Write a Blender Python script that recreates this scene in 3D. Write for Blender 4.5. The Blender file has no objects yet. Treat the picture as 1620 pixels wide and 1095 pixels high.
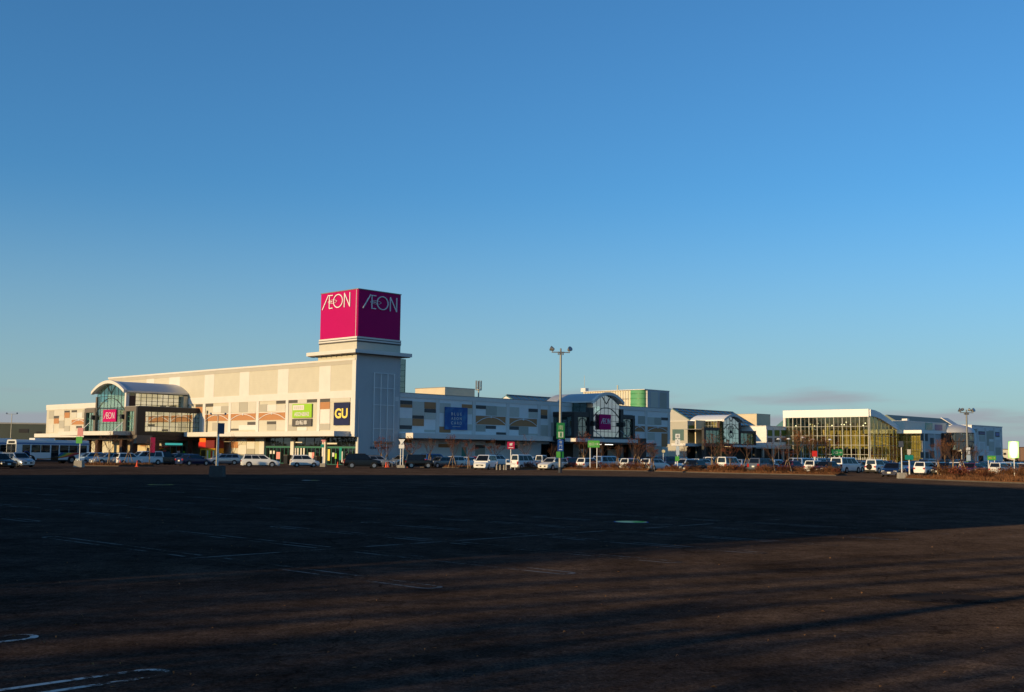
import bpy, math, random
from mathutils import Matrix, Vector
random.seed(7)
S = bpy.context.scene
COL = S.collection
R = math.radians

# ---------------------------------------------------------------- camera
EYE, FPX, PW, PH = 2.0, 1795.76, 1620, 1095
PITCH, ROLL = R(5.396), R(0.6138)
_c, _s, _sp, _cp = math.cos(ROLL), math.sin(ROLL), math.sin(PITCH), math.cos(PITCH)
cam = bpy.data.objects.new('camera', bpy.data.cameras.new('camera'))
COL.objects.link(cam); S.camera = cam
cam.data.sensor_width = 36; cam.data.lens = 36 * FPX / PW
cam.data.clip_start = .1; cam.data.clip_end = 9000
cam.matrix_world = Matrix(((_c, -_s, 0, 0), (-_s*_sp, -_c*_sp, -_cp, 0), (_s*_cp, _c*_cp, -_sp, EYE), (0, 0, 0, 1)))

# ---------------------------------------------------------------- sky and sun
SUN_AZ, SUN_EL = R(38), R(9.5)          # direction in which the light travels, height of the sun
W = bpy.data.worlds.new('World'); S.world = W; W.use_nodes = True
wn, wl = W.node_tree.nodes, W.node_tree.links
sky = wn.new('ShaderNodeTexSky'); sky.sky_type = 'NISHITA'; sky.sun_disc = False
sky.sun_elevation = SUN_EL; sky.sun_rotation = R(232)
sky.air_density = 1.0; sky.dust_density = .7; sky.ozone_density = 5.3
tc = wn.new('ShaderNodeTexCoord'); sep = wn.new('ShaderNodeSeparateXYZ')
wl.new(tc.outputs['Generated'], sep.inputs[0])
mp = wn.new('ShaderNodeMapping'); mp.inputs['Scale'].default_value = (3.2, 3.2, 26); wl.new(tc.outputs['Generated'], mp.inputs[0])
cn = wn.new('ShaderNodeTexNoise'); cn.inputs['Scale'].default_value = 1.5; cn.inputs['Detail'].default_value = 5; cn.inputs['Roughness'].default_value = .5
wl.new(mp.outputs[0], cn.inputs['Vector'])
cr = wn.new('ShaderNodeMapRange'); cr.inputs['From Min'].default_value = .34; cr.inputs['From Max'].default_value = .50
wl.new(cn.outputs['Fac'], cr.inputs['Value'])
hb = wn.new('ShaderNodeMapRange'); hb.interpolation_type = 'SMOOTHSTEP'     # low bank of evening cloud all round the horizon
hb.inputs['From Min'].default_value = .050; hb.inputs['From Max'].default_value = .030
rg_ = wn.new('ShaderNodeMath'); rg_.operation = 'MULTIPLY_ADD'; rg_.inputs[1].default_value = -.09; wl.new(cn.outputs['Fac'], rg_.inputs[0]); ad_ = wn.new('ShaderNodeMath'); ad_.operation = 'ADD'; ad_.inputs[1].default_value = .045; wl.new(sep.outputs['Z'], ad_.inputs[0]); wl.new(ad_.outputs[0], rg_.inputs[2])
wl.new(rg_.outputs[0], hb.inputs['Value'])
mu = wn.new('ShaderNodeMath'); mu.operation = 'MULTIPLY'; wl.new(cr.outputs[0], mu.inputs[0]); wl.new(hb.outputs[0], mu.inputs[1])
mu2 = wn.new('ShaderNodeMath'); mu2.operation = 'MULTIPLY'; mu2.inputs[1].default_value = .85; wl.new(mu.outputs[0], mu2.inputs[0])
mx = wn.new('ShaderNodeMixRGB'); mx.inputs['Color2'].default_value = (1.75, 1.85, 2.1, 1)
hz = wn.new('ShaderNodeMapRange'); hz.interpolation_type = 'SMOOTHSTEP'     # pale evening haze towards the horizon, all round
hz.inputs['From Min'].default_value = .24; hz.inputs['From Max'].default_value = .0; hz.inputs['To Max'].default_value = .55; wl.new(sep.outputs['Z'], hz.inputs['Value'])
tint = wn.new('ShaderNodeMixRGB'); tint.blend_type = 'MULTIPLY'; tint.inputs['Fac'].default_value = 1; tint.inputs['Color2'].default_value = (.78, .99, .97, 1); wl.new(sky.outputs[0], tint.inputs['Color1'])
hm = wn.new('ShaderNodeMixRGB'); hm.inputs['Color2'].default_value = (2.15, 2.65, 2.75, 1); wl.new(hz.outputs[0], hm.inputs['Fac']); wl.new(tint.outputs[0], hm.inputs['Color1'])
wl.new(mu2.outputs[0], mx.inputs['Fac']); wl.new(hm.outputs[0], mx.inputs['Color1'])
wl.new(mx.outputs[0], wn['Background'].inputs[0]); wn['Background'].inputs[1].default_value = .14
sun = bpy.data.lights.new('sun', 'SUN'); sun.energy = 3.45; sun.angle = R(.5); sun.color = (1, .70, .33)
so = bpy.data.objects.new('sun', sun); COL.objects.link(so); so.location = (-60, -60, 60)
so.rotation_euler = Vector((math.cos(SUN_AZ)*math.cos(SUN_EL), math.sin(SUN_AZ)*math.cos(SUN_EL), -math.sin(SUN_EL))).to_track_quat('-Z', 'Y').to_euler()
S.view_settings.view_transform = 'Standard'; S.view_settings.look = 'None'
S.view_settings.exposure = .45; S.view_settings.gamma = 1

# ---------------------------------------------------------------- survey helpers: photograph pixel -> place
TH = R(46.284)                                    # heading of the mall's long front
BX, BY = math.cos(TH), math.sin(TH)               # u axis (along the long front); w axis = (-BY, BX)
def ray(x, y):
    X, Y = x - PW/2, -(y - PH/2)
    X, Y = _c*X - _s*Y, _s*X + _c*Y
    return X/FPX, _cp - Y/FPX*_sp, _sp + Y/FPX*_cp
CXW, CYW = -22.664, 165.0                         # the corner under the tower
def uw(x, y): return (x-CXW)*BX + (y-CYW)*BY, -(x-CXW)*BY + (y-CYW)*BX
def xy(u, w): return CXW + u*BX - w*BY, CYW + u*BY + w*BX
def gr(x, y, z=0):
    q = ray(x, y); t = (z-EYE)/q[2]; return q[0]*t, q[1]*t
def col_at(x, Y):                                 # world x of a picture column near the horizon at distance Y
    q = ray(x, 730); return q[0]/q[1]*Y, Y
def fu(x, y, u=0.):                               # on a wall u = const: (w, z)
    q = ray(x, y); t = (CXW*BX + CYW*BY + u)/(q[0]*BX + q[1]*BY)
    return uw(q[0]*t, q[1]*t)[1], q[2]*t + EYE
def fw(x, y, w=0.):                               # on a wall w = const: (u, z)
    q = ray(x, y); t = (-CXW*BY + CYW*BX + w)/(-q[0]*BY + q[1]*BX)
    return uw(q[0]*t, q[1]*t)[0], q[2]*t + EYE

# ---------------------------------------------------------------- materials
MATS = {}
def mat(name, c, rough=.7, spec=.3, metal=0., var=0., vscale=2., bump=0., bscale=30., emit=None, estr=0., siding=0.):
    if name in MATS: return MATS[name]
    m = bpy.data.materials.new(name); m.use_nodes = True
    n, l = m.node_tree.nodes, m.node_tree.links; p = n['Principled BSDF']
    p.inputs['Base Color'].default_value = (*c, 1); p.inputs['Roughness'].default_value = rough
    p.inputs['Specular IOR Level'].default_value = spec; p.inputs['Metallic'].default_value = metal
    if emit: p.inputs['Emission Color'].default_value = (*emit, 1); p.inputs['Emission Strength'].default_value = estr
    if var or bump or siding: t = n.new('ShaderNodeTexCoord')
    if var:
        a = n.new('ShaderNodeTexNoise'); a.inputs['Scale'].default_value = vscale; a.inputs['Detail'].default_value = 6; a.inputs['Roughness'].default_value = .65
        l.new(t.outputs['Object'], a.inputs['Vector'])
        r = n.new('ShaderNodeMapRange'); r.inputs['From Min'].default_value = .25; r.inputs['From Max'].default_value = .75
        r.inputs['To Min'].default_value = 1-var; r.inputs['To Max'].default_value = 1+var*.6; l.new(a.outputs['Fac'], r.inputs['Value'])
        x = n.new('ShaderNodeMixRGB'); x.blend_type = 'MULTIPLY'; x.inputs['Fac'].default_value = 1; x.inputs['Color1'].default_value = (*c, 1)
        l.new(r.outputs[0], x.inputs['Color2']); l.new(x.outputs[0], p.inputs['Base Color'])
    h = None
    if siding:                                     # horizontal joints of wall cladding
        w_ = n.new('ShaderNodeTexWave'); w_.bands_direction = 'Z'; w_.wave_profile = 'SAW'; w_.inputs['Scale'].default_value = siding
        l.new(t.outputs['Object'], w_.inputs['Vector']); h = w_.outputs['Fac']; bump = bump or .25
    elif bump:
        b = n.new('ShaderNodeTexNoise'); b.inputs['Scale'].default_value = bscale; b.inputs['Detail'].default_value = 4
        l.new(t.outputs['Object'], b.inputs['Vector']); h = b.outputs['Fac']
    if h:
        bp = n.new('ShaderNodeBump'); bp.inputs['Strength'].default_value = bump; bp.inputs['Distance'].default_value = .05
        l.new(h, bp.inputs['Height']); l.new(bp.outputs[0], p.inputs['Normal'])
    MATS[name] = m; return m
def glass(name, tint, mirror, clear, dark=(.015, .02, .022), rough=.015, grow=.5):
    """glazing: a mirror share that grows with the viewing angle, over a tinted see-through or dark pane"""
    if name in MATS: return MATS[name]
    m = bpy.data.materials.new(name); m.use_nodes = True; n, l = m.node_tree.nodes, m.node_tree.links
    n.remove(n['Principled BSDF']); o = n['Material Output']
    tr = n.new('ShaderNodeBsdfTransparent'); tr.inputs[0].default_value = (*tint, 1)
    df = n.new('ShaderNodeBsdfDiffuse'); df.inputs[0].default_value = (*dark, 1)
    m1 = n.new('ShaderNodeMixShader'); m1.inputs[0].default_value = clear; l.new(df.outputs[0], m1.inputs[1]); l.new(tr.outputs[0], m1.inputs[2])
    gl = n.new('ShaderNodeBsdfGlossy'); gl.inputs['Roughness'].default_value = rough; gl.inputs[0].default_value = (.9, .97, .95, 1)
    t = n.new('ShaderNodeTexCoord'); nz = n.new('ShaderNodeTexNoise'); nz.inputs['Scale'].default_value = .45; l.new(t.outputs['Object'], nz.inputs['Vector'])
    bp = n.new('ShaderNodeBump'); bp.inputs['Strength'].default_value = .06; bp.inputs['Distance'].default_value = .1; l.new(nz.outputs['Fac'], bp.inputs['Height']); l.new(bp.outputs[0], gl.inputs['Normal'])
    lw = n.new('ShaderNodeLayerWeight'); lw.inputs['Blend'].default_value = .35
    r = n.new('ShaderNodeMapRange'); r.inputs['To Min'].default_value = mirror; r.inputs['To Max'].default_value = min(1, mirror+grow); l.new(lw.outputs['Fresnel'], r.inputs['Value'])
    m2 = n.new('ShaderNodeMixShader'); l.new(r.outputs[0], m2.inputs[0]); l.new(m1.outputs[0], m2.inputs[1]); l.new(gl.outputs[0], m2.inputs[2])
    l.new(m2.outputs[0], o.inputs[0]); MATS[name] = m; return m

white = mat('white_cladding', (.80, .79, .77), .75, .2, var=.07, vscale=.5, siding=.9)
plain_white = mat('white_render', (.69, .66, .62), .8, .2, var=.06, vscale=.6)
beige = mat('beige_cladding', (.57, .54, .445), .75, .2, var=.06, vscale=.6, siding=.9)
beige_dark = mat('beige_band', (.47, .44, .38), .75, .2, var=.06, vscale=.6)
lightgrey = mat('light_grey_panel', (.59, .565, .49), .75, .2, var=.05, vscale=.8, siding=1.5)
grey = mat('mid_grey_panel', (.42, .40, .34), .75, .2, var=.06, vscale=.8)
dark = mat('dark_grey_panel', (.095, .09, .085), .7, .25, var=.08, vscale=.8)
orange = mat('orange_panel', (.45, .215, .095), .7, .25, var=.07, vscale=.8)
bluegrey = mat('tower_cladding', (.50, .50, .50), .75, .2, var=.06, vscale=.4, siding=.7)
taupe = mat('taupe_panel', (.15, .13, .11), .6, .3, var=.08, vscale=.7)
black_frame = mat('black_frame', (.022, .02, .02), .5, .4)
brown = mat('brown_cladding', (.07, .035, .025), .6, .3, var=.1, vscale=.8)
magenta = mat('magenta_sheet', (.47, .006, .12), .6, .08, var=.05, vscale=.4)
logo_white = mat('logo_white', (.82, .82, .8), .5, .3)
metal_roof = mat('roof_metal', (.48, .49, .50), .45, .4, metal=.35, var=.05, vscale=.3)
white_metal = mat('white_painted_metal', (.78, .78, .76), .4, .4)
galv = mat('galvanised_steel', (.26, .26, .245), .5, .4, metal=.4, var=.15, vscale=2)
mullion = mat('dark_mullion', (.03, .035, .035), .5, .4)
green_mullion = mat('green_mullion', (.04, .16, .12), .45, .4)
pale_mullion = mat('pale_mullion', (.42, .42, .37), .45, .4)
roof_grey = mat('flat_roof', (.30, .30, .29), .9, .1, var=.1, vscale=.3)
green_clad = mat('green_ribbed_cladding', (.10, .33, .15), .6, .3, var=.1, vscale=.5)
navy = mat('navy_sheet', (.012, .014, .06), .4, .4)
yellow = mat('yellow_letters', (.85, .66, .13), .5, .3)
lime = mat('lime_sheet', (.30, .55, .03), .5, .3)
sign_green = mat('sign_green', (.02, .20, .06), .4, .4)
sign_lime = mat('sign_bright_green', (.09, .38, .07), .5, .3)
sign_blue = mat('sign_blue', (.01, .07, .33), .4, .4)
sign_teal = mat('sign_teal', (.01, .22, .18), .4, .4)
sign_red = mat('sign_red', (.62, .03, .02), .4, .4)
sign_pink = mat('sign_pink', (.75, .30, .28), .5, .3)
sign_back = mat('sign_back_grey', (.07, .085, .12), .5, .4)
concrete = mat('concrete', (.34, .32, .28), .9, .15, var=.2, vscale=3, bump=.3, bscale=25)
interior = mat('interior_wall', (.62, .53, .36), .8, .2, var=.15, vscale=.25)
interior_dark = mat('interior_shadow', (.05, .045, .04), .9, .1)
black = mat('black_plastic', (.012, .012, .013), .5, .4)
shaded_concrete = mat('shaded_concrete', (.09, .085, .08), .9, .1, var=.2, vscale=3)  # concrete for the planter block, its shade put into the colour
lamp_lit = mat('lit_lamp', (.9, .88, .8), .5, .3, emit=(1, .93, .78), estr=2.2)
teal_glow = mat('backlit_teal_sign', (.05, .35, .32), .5, .3, emit=(.1, .75, .65), estr=.35)
teal_roof = mat('teal_roof_glazing', (.06, .17, .19), .25, .6, var=.15, vscale=.4)
green_slate = mat('grey_green_roof', (.16, .19, .15), .6, .3, var=.12, vscale=.5)

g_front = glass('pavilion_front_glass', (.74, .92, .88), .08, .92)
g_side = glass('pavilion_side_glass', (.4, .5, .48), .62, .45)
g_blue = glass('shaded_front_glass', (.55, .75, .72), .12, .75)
bright_white = mat('bright_white_sheet', (.85, .84, .81), .6, .3, var=.03, vscale=.4)
g_hall = glass('hall_glass', (.80, .80, .62), .04, .97, grow=.22)
g_dark = glass('shopfront_glass', (.4, .42, .4), .08, .55)
g_car = glass('car_glass', (.3, .32, .33), .03, .25, dark=(.008, .009, .010), grow=.3)

# ---------------------------------------------------------------- mesh helpers
class G:
    def __init__(s): s.v, s.f = [], []
    def add(s, vs, fs):
        k = len(s.v); s.v += [tuple(p) for p in vs]; s.f += [tuple(i+k for i in q) for q in fs]; return s
    def box(s, x0, x1, y0, y1, z0, z1):
        if x0 > x1: x0, x1 = x1, x0
        if y0 > y1: y0, y1 = y1, y0
        if z0 > z1: z0, z1 = z1, z0
        return s.add([(x0,y0,z0),(x1,y0,z0),(x1,y1,z0),(x0,y1,z0),(x0,y0,z1),(x1,y0,z1),(x1,y1,z1),(x0,y1,z1)],
                     [(0,3,2,1),(4,5,6,7),(0,1,5,4),(1,2,6,5),(2,3,7,6),(3,0,4,7)])
    def tube(s, p, q, r, n=6, r2=None, cap=True):
        p, q = Vector(p), Vector(q); d = q-p
        if d.length < 1e-6: return s
        a = d.orthogonal().normalized(); b = d.normalized().cross(a); r2 = r if r2 is None else r2; vs = []
        for c_, rr in ((p, r), (q, r2)):
            for i in range(n):
                t = 2*math.pi*i/n; vs.append(c_ + (a*math.cos(t)+b*math.sin(t))*rr)
        fs = [(i, (i+1)%n, n+(i+1)%n, n+i) for i in range(n)]
        if cap: fs += [tuple(range(n-1, -1, -1)), tuple(range(n, 2*n))]
        return s.add(vs, fs)
    def extrude(s, poly, fn0, fn1):
        """closed polygon [(a,b)] swept between the two placements fn0(a,b), fn1(a,b)"""
        n = len(poly); vs = [fn0(*p) for p in poly] + [fn1(*p) for p in poly]
        return s.add(vs, [tuple(range(n-1, -1, -1)), tuple(range(n, 2*n))] + [(i, (i+1)%n, n+(i+1)%n, n+i) for i in range(n)])
    def loft(s, rings, closed=True, caps=True):
        n = len(rings[0]); vs = [p for r_ in rings for p in r_]; fs = []
        for k in range(len(rings)-1):
            for i in range(n if closed else n-1):
                j = (i+1) % n; fs.append((k*n+i, k*n+j, (k+1)*n+j, (k+1)*n+i))
        if caps: fs += [tuple(range(n-1, -1, -1)), tuple(range((len(rings)-1)*n, len(rings)*n))]
        return s.add(vs, fs)
    def mesh(s, name, m=None, smooth=None):
        me = bpy.data.meshes.new(name); me.from_pydata(s.v, [], s.f)
        if m: me.materials.append(m)
        if smooth is not None:
            me.polygons.foreach_set('use_smooth', [True]*len(me.polygons)); me.set_sharp_from_angle(angle=R(smooth))
        me.update(); return me
    def obj(s, name, m=None, parent=None, smooth=None, loc=None, rz=0): return link(name, s.mesh(name, m, smooth), parent, loc, rz)
def link(name, me, parent=None, loc=None, rz=0):
    o = bpy.data.objects.new(name, me); COL.objects.link(o); o.parent = parent
    if loc: o.location = loc
    if rz: o.rotation_euler = (0, 0, rz)
    return o
def tag(o, label, cat, group=None):
    o['label'] = label; o['category'] = cat
    if group: o['group'] = group
    return o
def thing(name, label, cat, loc, rz=0, group=None):
    return tag(link(name, None, None, loc, rz), label, cat, group)
def structure(o): o['kind'] = 'structure'; return o
def stuff(o): o['kind'] = 'stuff'; return o
def copy_tree(o, parent=None):
    c = o.copy(); COL.objects.link(c); c.parent = parent
    for ch in KIDS.get(o.name, ()): copy_tree(ch, c)
    return c
KIDS = {}
def remember(root):                                # child lists of a prototype, so that copies need no scene scan
    for ch in [o for o in COL.objects if o.parent == root]:
        KIDS.setdefault(root.name, []).append(ch); remember(ch)

def text_mesh(body, w, h, depth=.04, bold=0.):
    """lettering as a mesh in the xy plane, centred, fitted to w x h"""
    cu = bpy.data.curves.new('lettering', 'FONT'); cu.body = body; cu.extrude = .05; cu.offset = bold; cu.align_x = 'CENTER'
    ob = bpy.data.objects.new('lettering', cu); COL.objects.link(ob)
    bpy.context.view_layer.update()
    me = bpy.data.meshes.new_from_object(ob.evaluated_get(bpy.context.evaluated_depsgraph_get()))
    bpy.data.objects.remove(ob); bpy.data.curves.remove(cu)
    xs = [v.co.x for v in me.vertices]; ys = [v.co.y for v in me.vertices]
    if not xs: return me
    sx = w/(max(xs)-min(xs)); sy = h/(max(ys)-min(ys)) if h else sx
    cx_, cy_ = (max(xs)+min(xs))/2, (max(ys)+min(ys))/2
    for v in me.vertices: v.co = ((v.co.x-cx_)*sx, (v.co.y-cy_)*sy, v.co.z/.05*depth/2)
    return me
def stroke(g, p, q, t, d):
    """flat bar from p to q (2-D), thickness t, depth d"""
    p, q = Vector(p), Vector(q); n = (q-p).normalized(); n = Vector((-n.y, n.x))*t/2
    g.extrude([tuple(p-n), tuple(q-n), tuple(q+n), tuple(p+n)], lambda a, b: (a, b, -d/2), lambda a, b: (a, b, d/2))
def ringstroke(g, c, rx, ry, t, d, n=40, a0=0, a1=360):
    k = n if a1-a0 >= 360 else n+1
    ring = []
    for i in range(k):
        a = R(a0+(a1-a0)*i/n); ca, sa = math.cos(a), math.sin(a)
        ring.append([(c[0]+(rx+o)*ca, c[1]+(ry+o)*sa, z) for o, z in ((-t/2,-d/2),(t/2,-d/2),(t/2,d/2),(-t/2,d/2))])
    if a1-a0 >= 360: ring.append(ring[0])
    g.loft(ring, True, a1-a0 < 360)
def logo_mesh(w, h, d=.08):
    """four letters: a slanted stroke joined to an E, a round O tied to it by a thin loop, an N"""
    g = G(); t = .062
    stroke(g, (.04, 0), (.60, 1), t, d)
    g2 = G(); stroke(g2, (.56, .95), (1.02, .95), t, d); stroke(g2, (.70, .05), (.70, .90), t, d*.98); stroke(g2, (.70, .05), (1.02, .05), t, d*.96)
    stroke(g2, (.74, .5), (.98, .5), .05, d*.94)
    ringstroke(g2, (1.0, .50), .40, .12, .02, d*.9)
    ringstroke(g2, (1.52, .5), .42, .45, t, d*1.02)
    stroke(g2, (2.12, 0), (2.12, 1), t, d); stroke(g2, (2.12, .97), (2.62, .03), t, d*.97); stroke(g2, (2.62, 0), (2.62, 1), t, d*1.01)
    g.add(g2.v, g2.f)
    g.v = [((x/2.67-.5)*w, (y-.5)*h, z) for x, y, z in g.v]
    return g.mesh('logo_lettering')
def face_on(o, face, a, b, z):
    """stand a flat xy-plane part on a wall. 'W': wall facing -w, at (u=a, w=b); 'U': wall facing -u, at (u=a, w=b)"""
    o.location = (a, b, z); o.rotation_euler = (R(90), 0, 0 if face == 'W' else R(-90)); return o

class Bld:
    """a building of the mall; all measures in mall metres (u, w, z)"""
    def __init__(s, name, label, cat, u, w, group=None):
        s.o = (u, w); x, y = xy(u, w); s.root = thing(name, label, cat, (x, y, 0), TH, group)
    def put(s, g, name, m, parent=None, smooth=None):
        g.v = [(x-s.o[0], y-s.o[1], z) for x, y, z in g.v]
        return g.obj(name, m, parent or s.root, smooth)
    def box(s, name, m, u0, u1, w0, w1, z0, z1, parent=None): return s.put(G().box(u0, u1, w0, w1, z0, z1), name, m, parent)
    def onU(s, name, m, u, w0, w1, z0, z1, t=.06, parent=None): return s.box(name, m, u-t, u+.02, w0, w1, z0, z1, parent)
    def onW(s, name, m, w, u0, u1, z0, z1, t=.06, parent=None): return s.box(name, m, u0, u1, w-t, w+.02, z0, z1, parent)
    def flat(s, name, me, m, face, u, w, z, parent=None):
        me.materials.append(m); o = link(name, me, parent or s.root); return face_on(o, face, u-s.o[0], w-s.o[1], z)
    def grid(s, face, plane, a0, a1, z0, z1, na, nz, gm, mm, t=.06, depth=.12, pane='pane', bar='mullion', parent=None):
        """glazing of single panes between bars on a wall"""
        for i in range(na):
            for j in range(nz):
                p0, p1 = a0+(a1-a0)*i/na+t/2, a0+(a1-a0)*(i+1)/na-t/2; q0, q1 = z0+(z1-z0)*j/nz+t/2, z0+(z1-z0)*(j+1)/nz-t/2
                if face == 'W': s.box(pane, gm, p0, p1, plane-.01, plane+.01, q0, q1, parent)
                else: s.box(pane, gm, plane-.01, plane+.01, p0, p1, q0, q1, parent)
        for i in range(na+1):
            c_ = a0+(a1-a0)*i/na
            if face == 'W': s.box(bar, mm, c_-t/2, c_+t/2, plane-depth/2, plane+depth/2, z0-t/2, z1+t/2, parent)
            else: s.box(bar, mm, plane-depth/2, plane+depth/2, c_-t/2, c_+t/2, z0-t/2, z1+t/2, parent)
        for j in range(nz+1):
            c_ = z0+(z1-z0)*j/nz; e = .004
            if face == 'W': s.box(bar, mm, a0, a1, plane-depth/2+.01, plane+depth/2-.01, c_-t/2+e, c_+t/2-e, parent)
            else: s.box(bar, mm, plane-depth/2+.01, plane+depth/2-.01, a0, a1, c_-t/2+e, c_+t/2-e, parent)
PC = {'w': plain_white, 'l': lightgrey, 'g': grey, 'd': dark, 'o': orange, 'b': beige}
def panels(b, face, plane, rows, sc, ox, oy, t=.06):
    """rows of (x0, x1, y0, y1, colour) read off an enlarged view of the photograph: scale sc, corner ox, oy"""
    for k, (x0, x1, y0, y1, c_) in enumerate(rows):
        x0, x1, y0, y1 = x0/sc+ox, x1/sc+ox, y0/sc+oy, y1/sc+oy; xm, ym = (x0+x1)/2, (y0+y1)/2
        fn = fu if face == 'U' else fw
        a0, a1 = fn(x0, ym, plane)[0], fn(x1, ym, plane)[0]; z1, z0 = fn(xm, y0, plane)[1], fn(xm, y1, plane)[1]
        tt = t + .004*(k % 5)
        if face == 'U': b.onU('panel', PC[c_], plane, min(a0, a1), max(a0, a1), z0, z1, tt)
        else: b.onW('panel', PC[c_], plane, a0, a1, z0, z1, tt)
def arch_recess(b, face, plane, x0, x1, y0, y1, sc, ox, oy):
    """orange field with a flat white bow across it and a small boss at the crown"""
    x0, x1, y0, y1 = x0/sc+ox, x1/sc+ox, y0/sc+oy, y1/sc+oy; fn = fu if face == 'U' else fw; ym, xm = (y0+y1)/2, (x0+x1)/2
    a0, a1 = fn(x0, ym, plane)[0], fn(x1, ym, plane)[0]; z1, z0 = fn(xm, y0, plane)[1], fn(xm, y1, plane)[1]
    put = lambda name, m, p, q, r, s_, t: (b.onU if face == 'U' else b.onW)(name, m, plane, min(p, q), max(p, q), r, s_, t)
    put('panel', orange, a0, a1, z0, z1, .05); put('ledge', plain_white, a0, a1, z1, z1+.12, .14)
    g = G(); d = abs(a1-a0); n = 14; am = (a0+a1)/2
    for i in range(n):
        p, q = -1+2*i/n, -1+2*(i+1)/n; f = lambda v: z0+.1+(z1-z0-.22)*(1-v*v)
        P = lambda v: (plane-.10, am+v*d/2, f(v)) if face == 'U' else (am+v*d/2, plane-.10, f(v))
        g.tube(P(p), P(q), .055, 5)
    b.put(g, 'bow', white_metal)
    put('boss', white_metal, am-.09, am+.09, z1-.28, z1-.02, .2)
# ================================================================ the ground
def ground_mat(base=(.055, .040, .034), name='worn_asphalt'):
    m = bpy.data.materials.new(name); m.use_nodes = True; n, l = m.node_tree.nodes, m.node_tree.links; p = n['Principled BSDF']
    p.inputs['Roughness'].default_value = 1; p.inputs['Specular IOR Level'].default_value = 0; p.inputs['Diffuse Roughness'].default_value = 1
    t = n.new('ShaderNodeTexCoord')
    def noise(sc, det, rough=.6):
        a = n.new('ShaderNodeTexNoise'); a.inputs['Scale'].default_value = sc; a.inputs['Detail'].default_value = det; a.inputs['Roughness'].default_value = rough
        l.new(t.outputs['Object'], a.inputs['Vector']); return a.outputs['Fac']
    def ramp(f, a, b):
        r = n.new('ShaderNodeMapRange'); r.inputs['From Min'].default_value = .3; r.inputs['From Max'].default_value = .7
        r.inputs['To Min'].default_value = a; r.inputs['To Max'].default_value = b; l.new(f, r.inputs['Value']); return r.outputs[0]
    def mul(a, b):
        k = n.new('ShaderNodeMath'); k.operation = 'MULTIPLY'; l.new(a, k.inputs[0]); l.new(b, k.inputs[1]); return k.outputs[0]
    big, mid, fine, grit = noise(.09, 5), noise(.7, 6, .7), noise(24, 4, .8), noise(5, 6, .8)
    v = n.new('ShaderNodeTexVoronoi'); v.feature = 'DISTANCE_TO_EDGE'; v.inputs['Scale'].default_value = .16      # old cracks and patch joints
    w = n.new('ShaderNodeTexNoise'); w.inputs['Scale'].default_value = .5; w.inputs['Detail'].default_value = 5; l.new(t.outputs['Object'], w.inputs['Vector'])
    va = n.new('ShaderNodeVectorMath'); va.operation = 'MULTIPLY_ADD'; va.inputs[1].default_value = (3, 3, 0); l.new(w.outputs['Color'], va.inputs[0]); l.new(t.outputs['Object'], va.inputs[2])
    l.new(va.outputs[0], v.inputs['Vector'])
    cr_ = n.new('ShaderNodeMapRange'); cr_.inputs['From Max'].default_value = .004; cr_.inputs['To Min'].default_value = .55; l.new(v.outputs['Distance'], cr_.inputs['Value'])
    f = mul(mul(mul(mul(ramp(big, .72, 1.25), ramp(mid, .55, 1.35)), ramp(fine, .25, 1.8)), ramp(grit, .45, 1.5)), cr_.outputs[0])
    x = n.new('ShaderNodeMixRGB'); x.blend_type = 'MULTIPLY'; x.inputs['Fac'].default_value = 1; x.inputs['Color1'].default_value = (*base, 1)
    l.new(f, x.inputs['Color2']); l.new(x.outputs[0], p.inputs['Base Color'])
    h = n.new('ShaderNodeMath'); h.operation = 'ADD'; l.new(fine, h.inputs[0]); l.new(mul(mid, cr_.outputs[0]), h.inputs[1])
    bp = n.new('ShaderNodeBump'); bp.inputs['Strength'].default_value = .8; bp.inputs['Distance'].default_value = .02; l.new(h.outputs[0], bp.inputs['Height']); l.new(bp.outputs[0], p.inputs['Normal'])
    return m
structure(G().add([(-4000,-4000,0),(4000,-4000,0),(4000,4000,0),(-4000,4000,0)], [(0,1,2,3)]).obj('parking_lot_ground', ground_mat()))

def worn_paint(name, c, keep=.5):
    """road paint worn through to the asphalt"""
    m = bpy.data.materials.new(name); m.use_nodes = True; n, l = m.node_tree.nodes, m.node_tree.links; p = n['Principled BSDF']
    p.inputs['Roughness'].default_value = 1; p.inputs['Specular IOR Level'].default_value = 0
    t = n.new('ShaderNodeTexCoord'); a = n.new('ShaderNodeTexNoise'); a.inputs['Scale'].default_value = 9; a.inputs['Detail'].default_value = 8; a.inputs['Roughness'].default_value = .75
    b_ = n.new('ShaderNodeTexNoise'); b_.inputs['Scale'].default_value = .8; l.new(t.outputs['Object'], a.inputs['Vector']); l.new(t.outputs['Object'], b_.inputs['Vector'])
    ad = n.new('ShaderNodeMath'); ad.operation = 'ADD'; l.new(a.outputs['Fac'], ad.inputs[0]); l.new(b_.outputs['Fac'], ad.inputs[1])
    r = n.new('ShaderNodeMapRange'); r.inputs['From Min'].default_value = 1.3-keep*.6; r.inputs['From Max'].default_value = 1.42-keep*.6; l.new(ad.outputs[0], r.inputs['Value'])
    x = n.new('ShaderNodeMixRGB'); x.inputs['Color1'].default_value = (.06, .042, .033, 1); x.inputs['Color2'].default_value = (*c, 1); l.new(r.outputs[0], x.inputs['Fac']); l.new(x.outputs[0], p.inputs['Base Color'])
    return m
paint = worn_paint('worn_white_paint', (.18, .175, .165), .58)
paint_near = worn_paint('white_paint', (.52, .51, .48), .72)
AV, BV = Vector((-BY, BX)), Vector((BX, BY))
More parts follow.
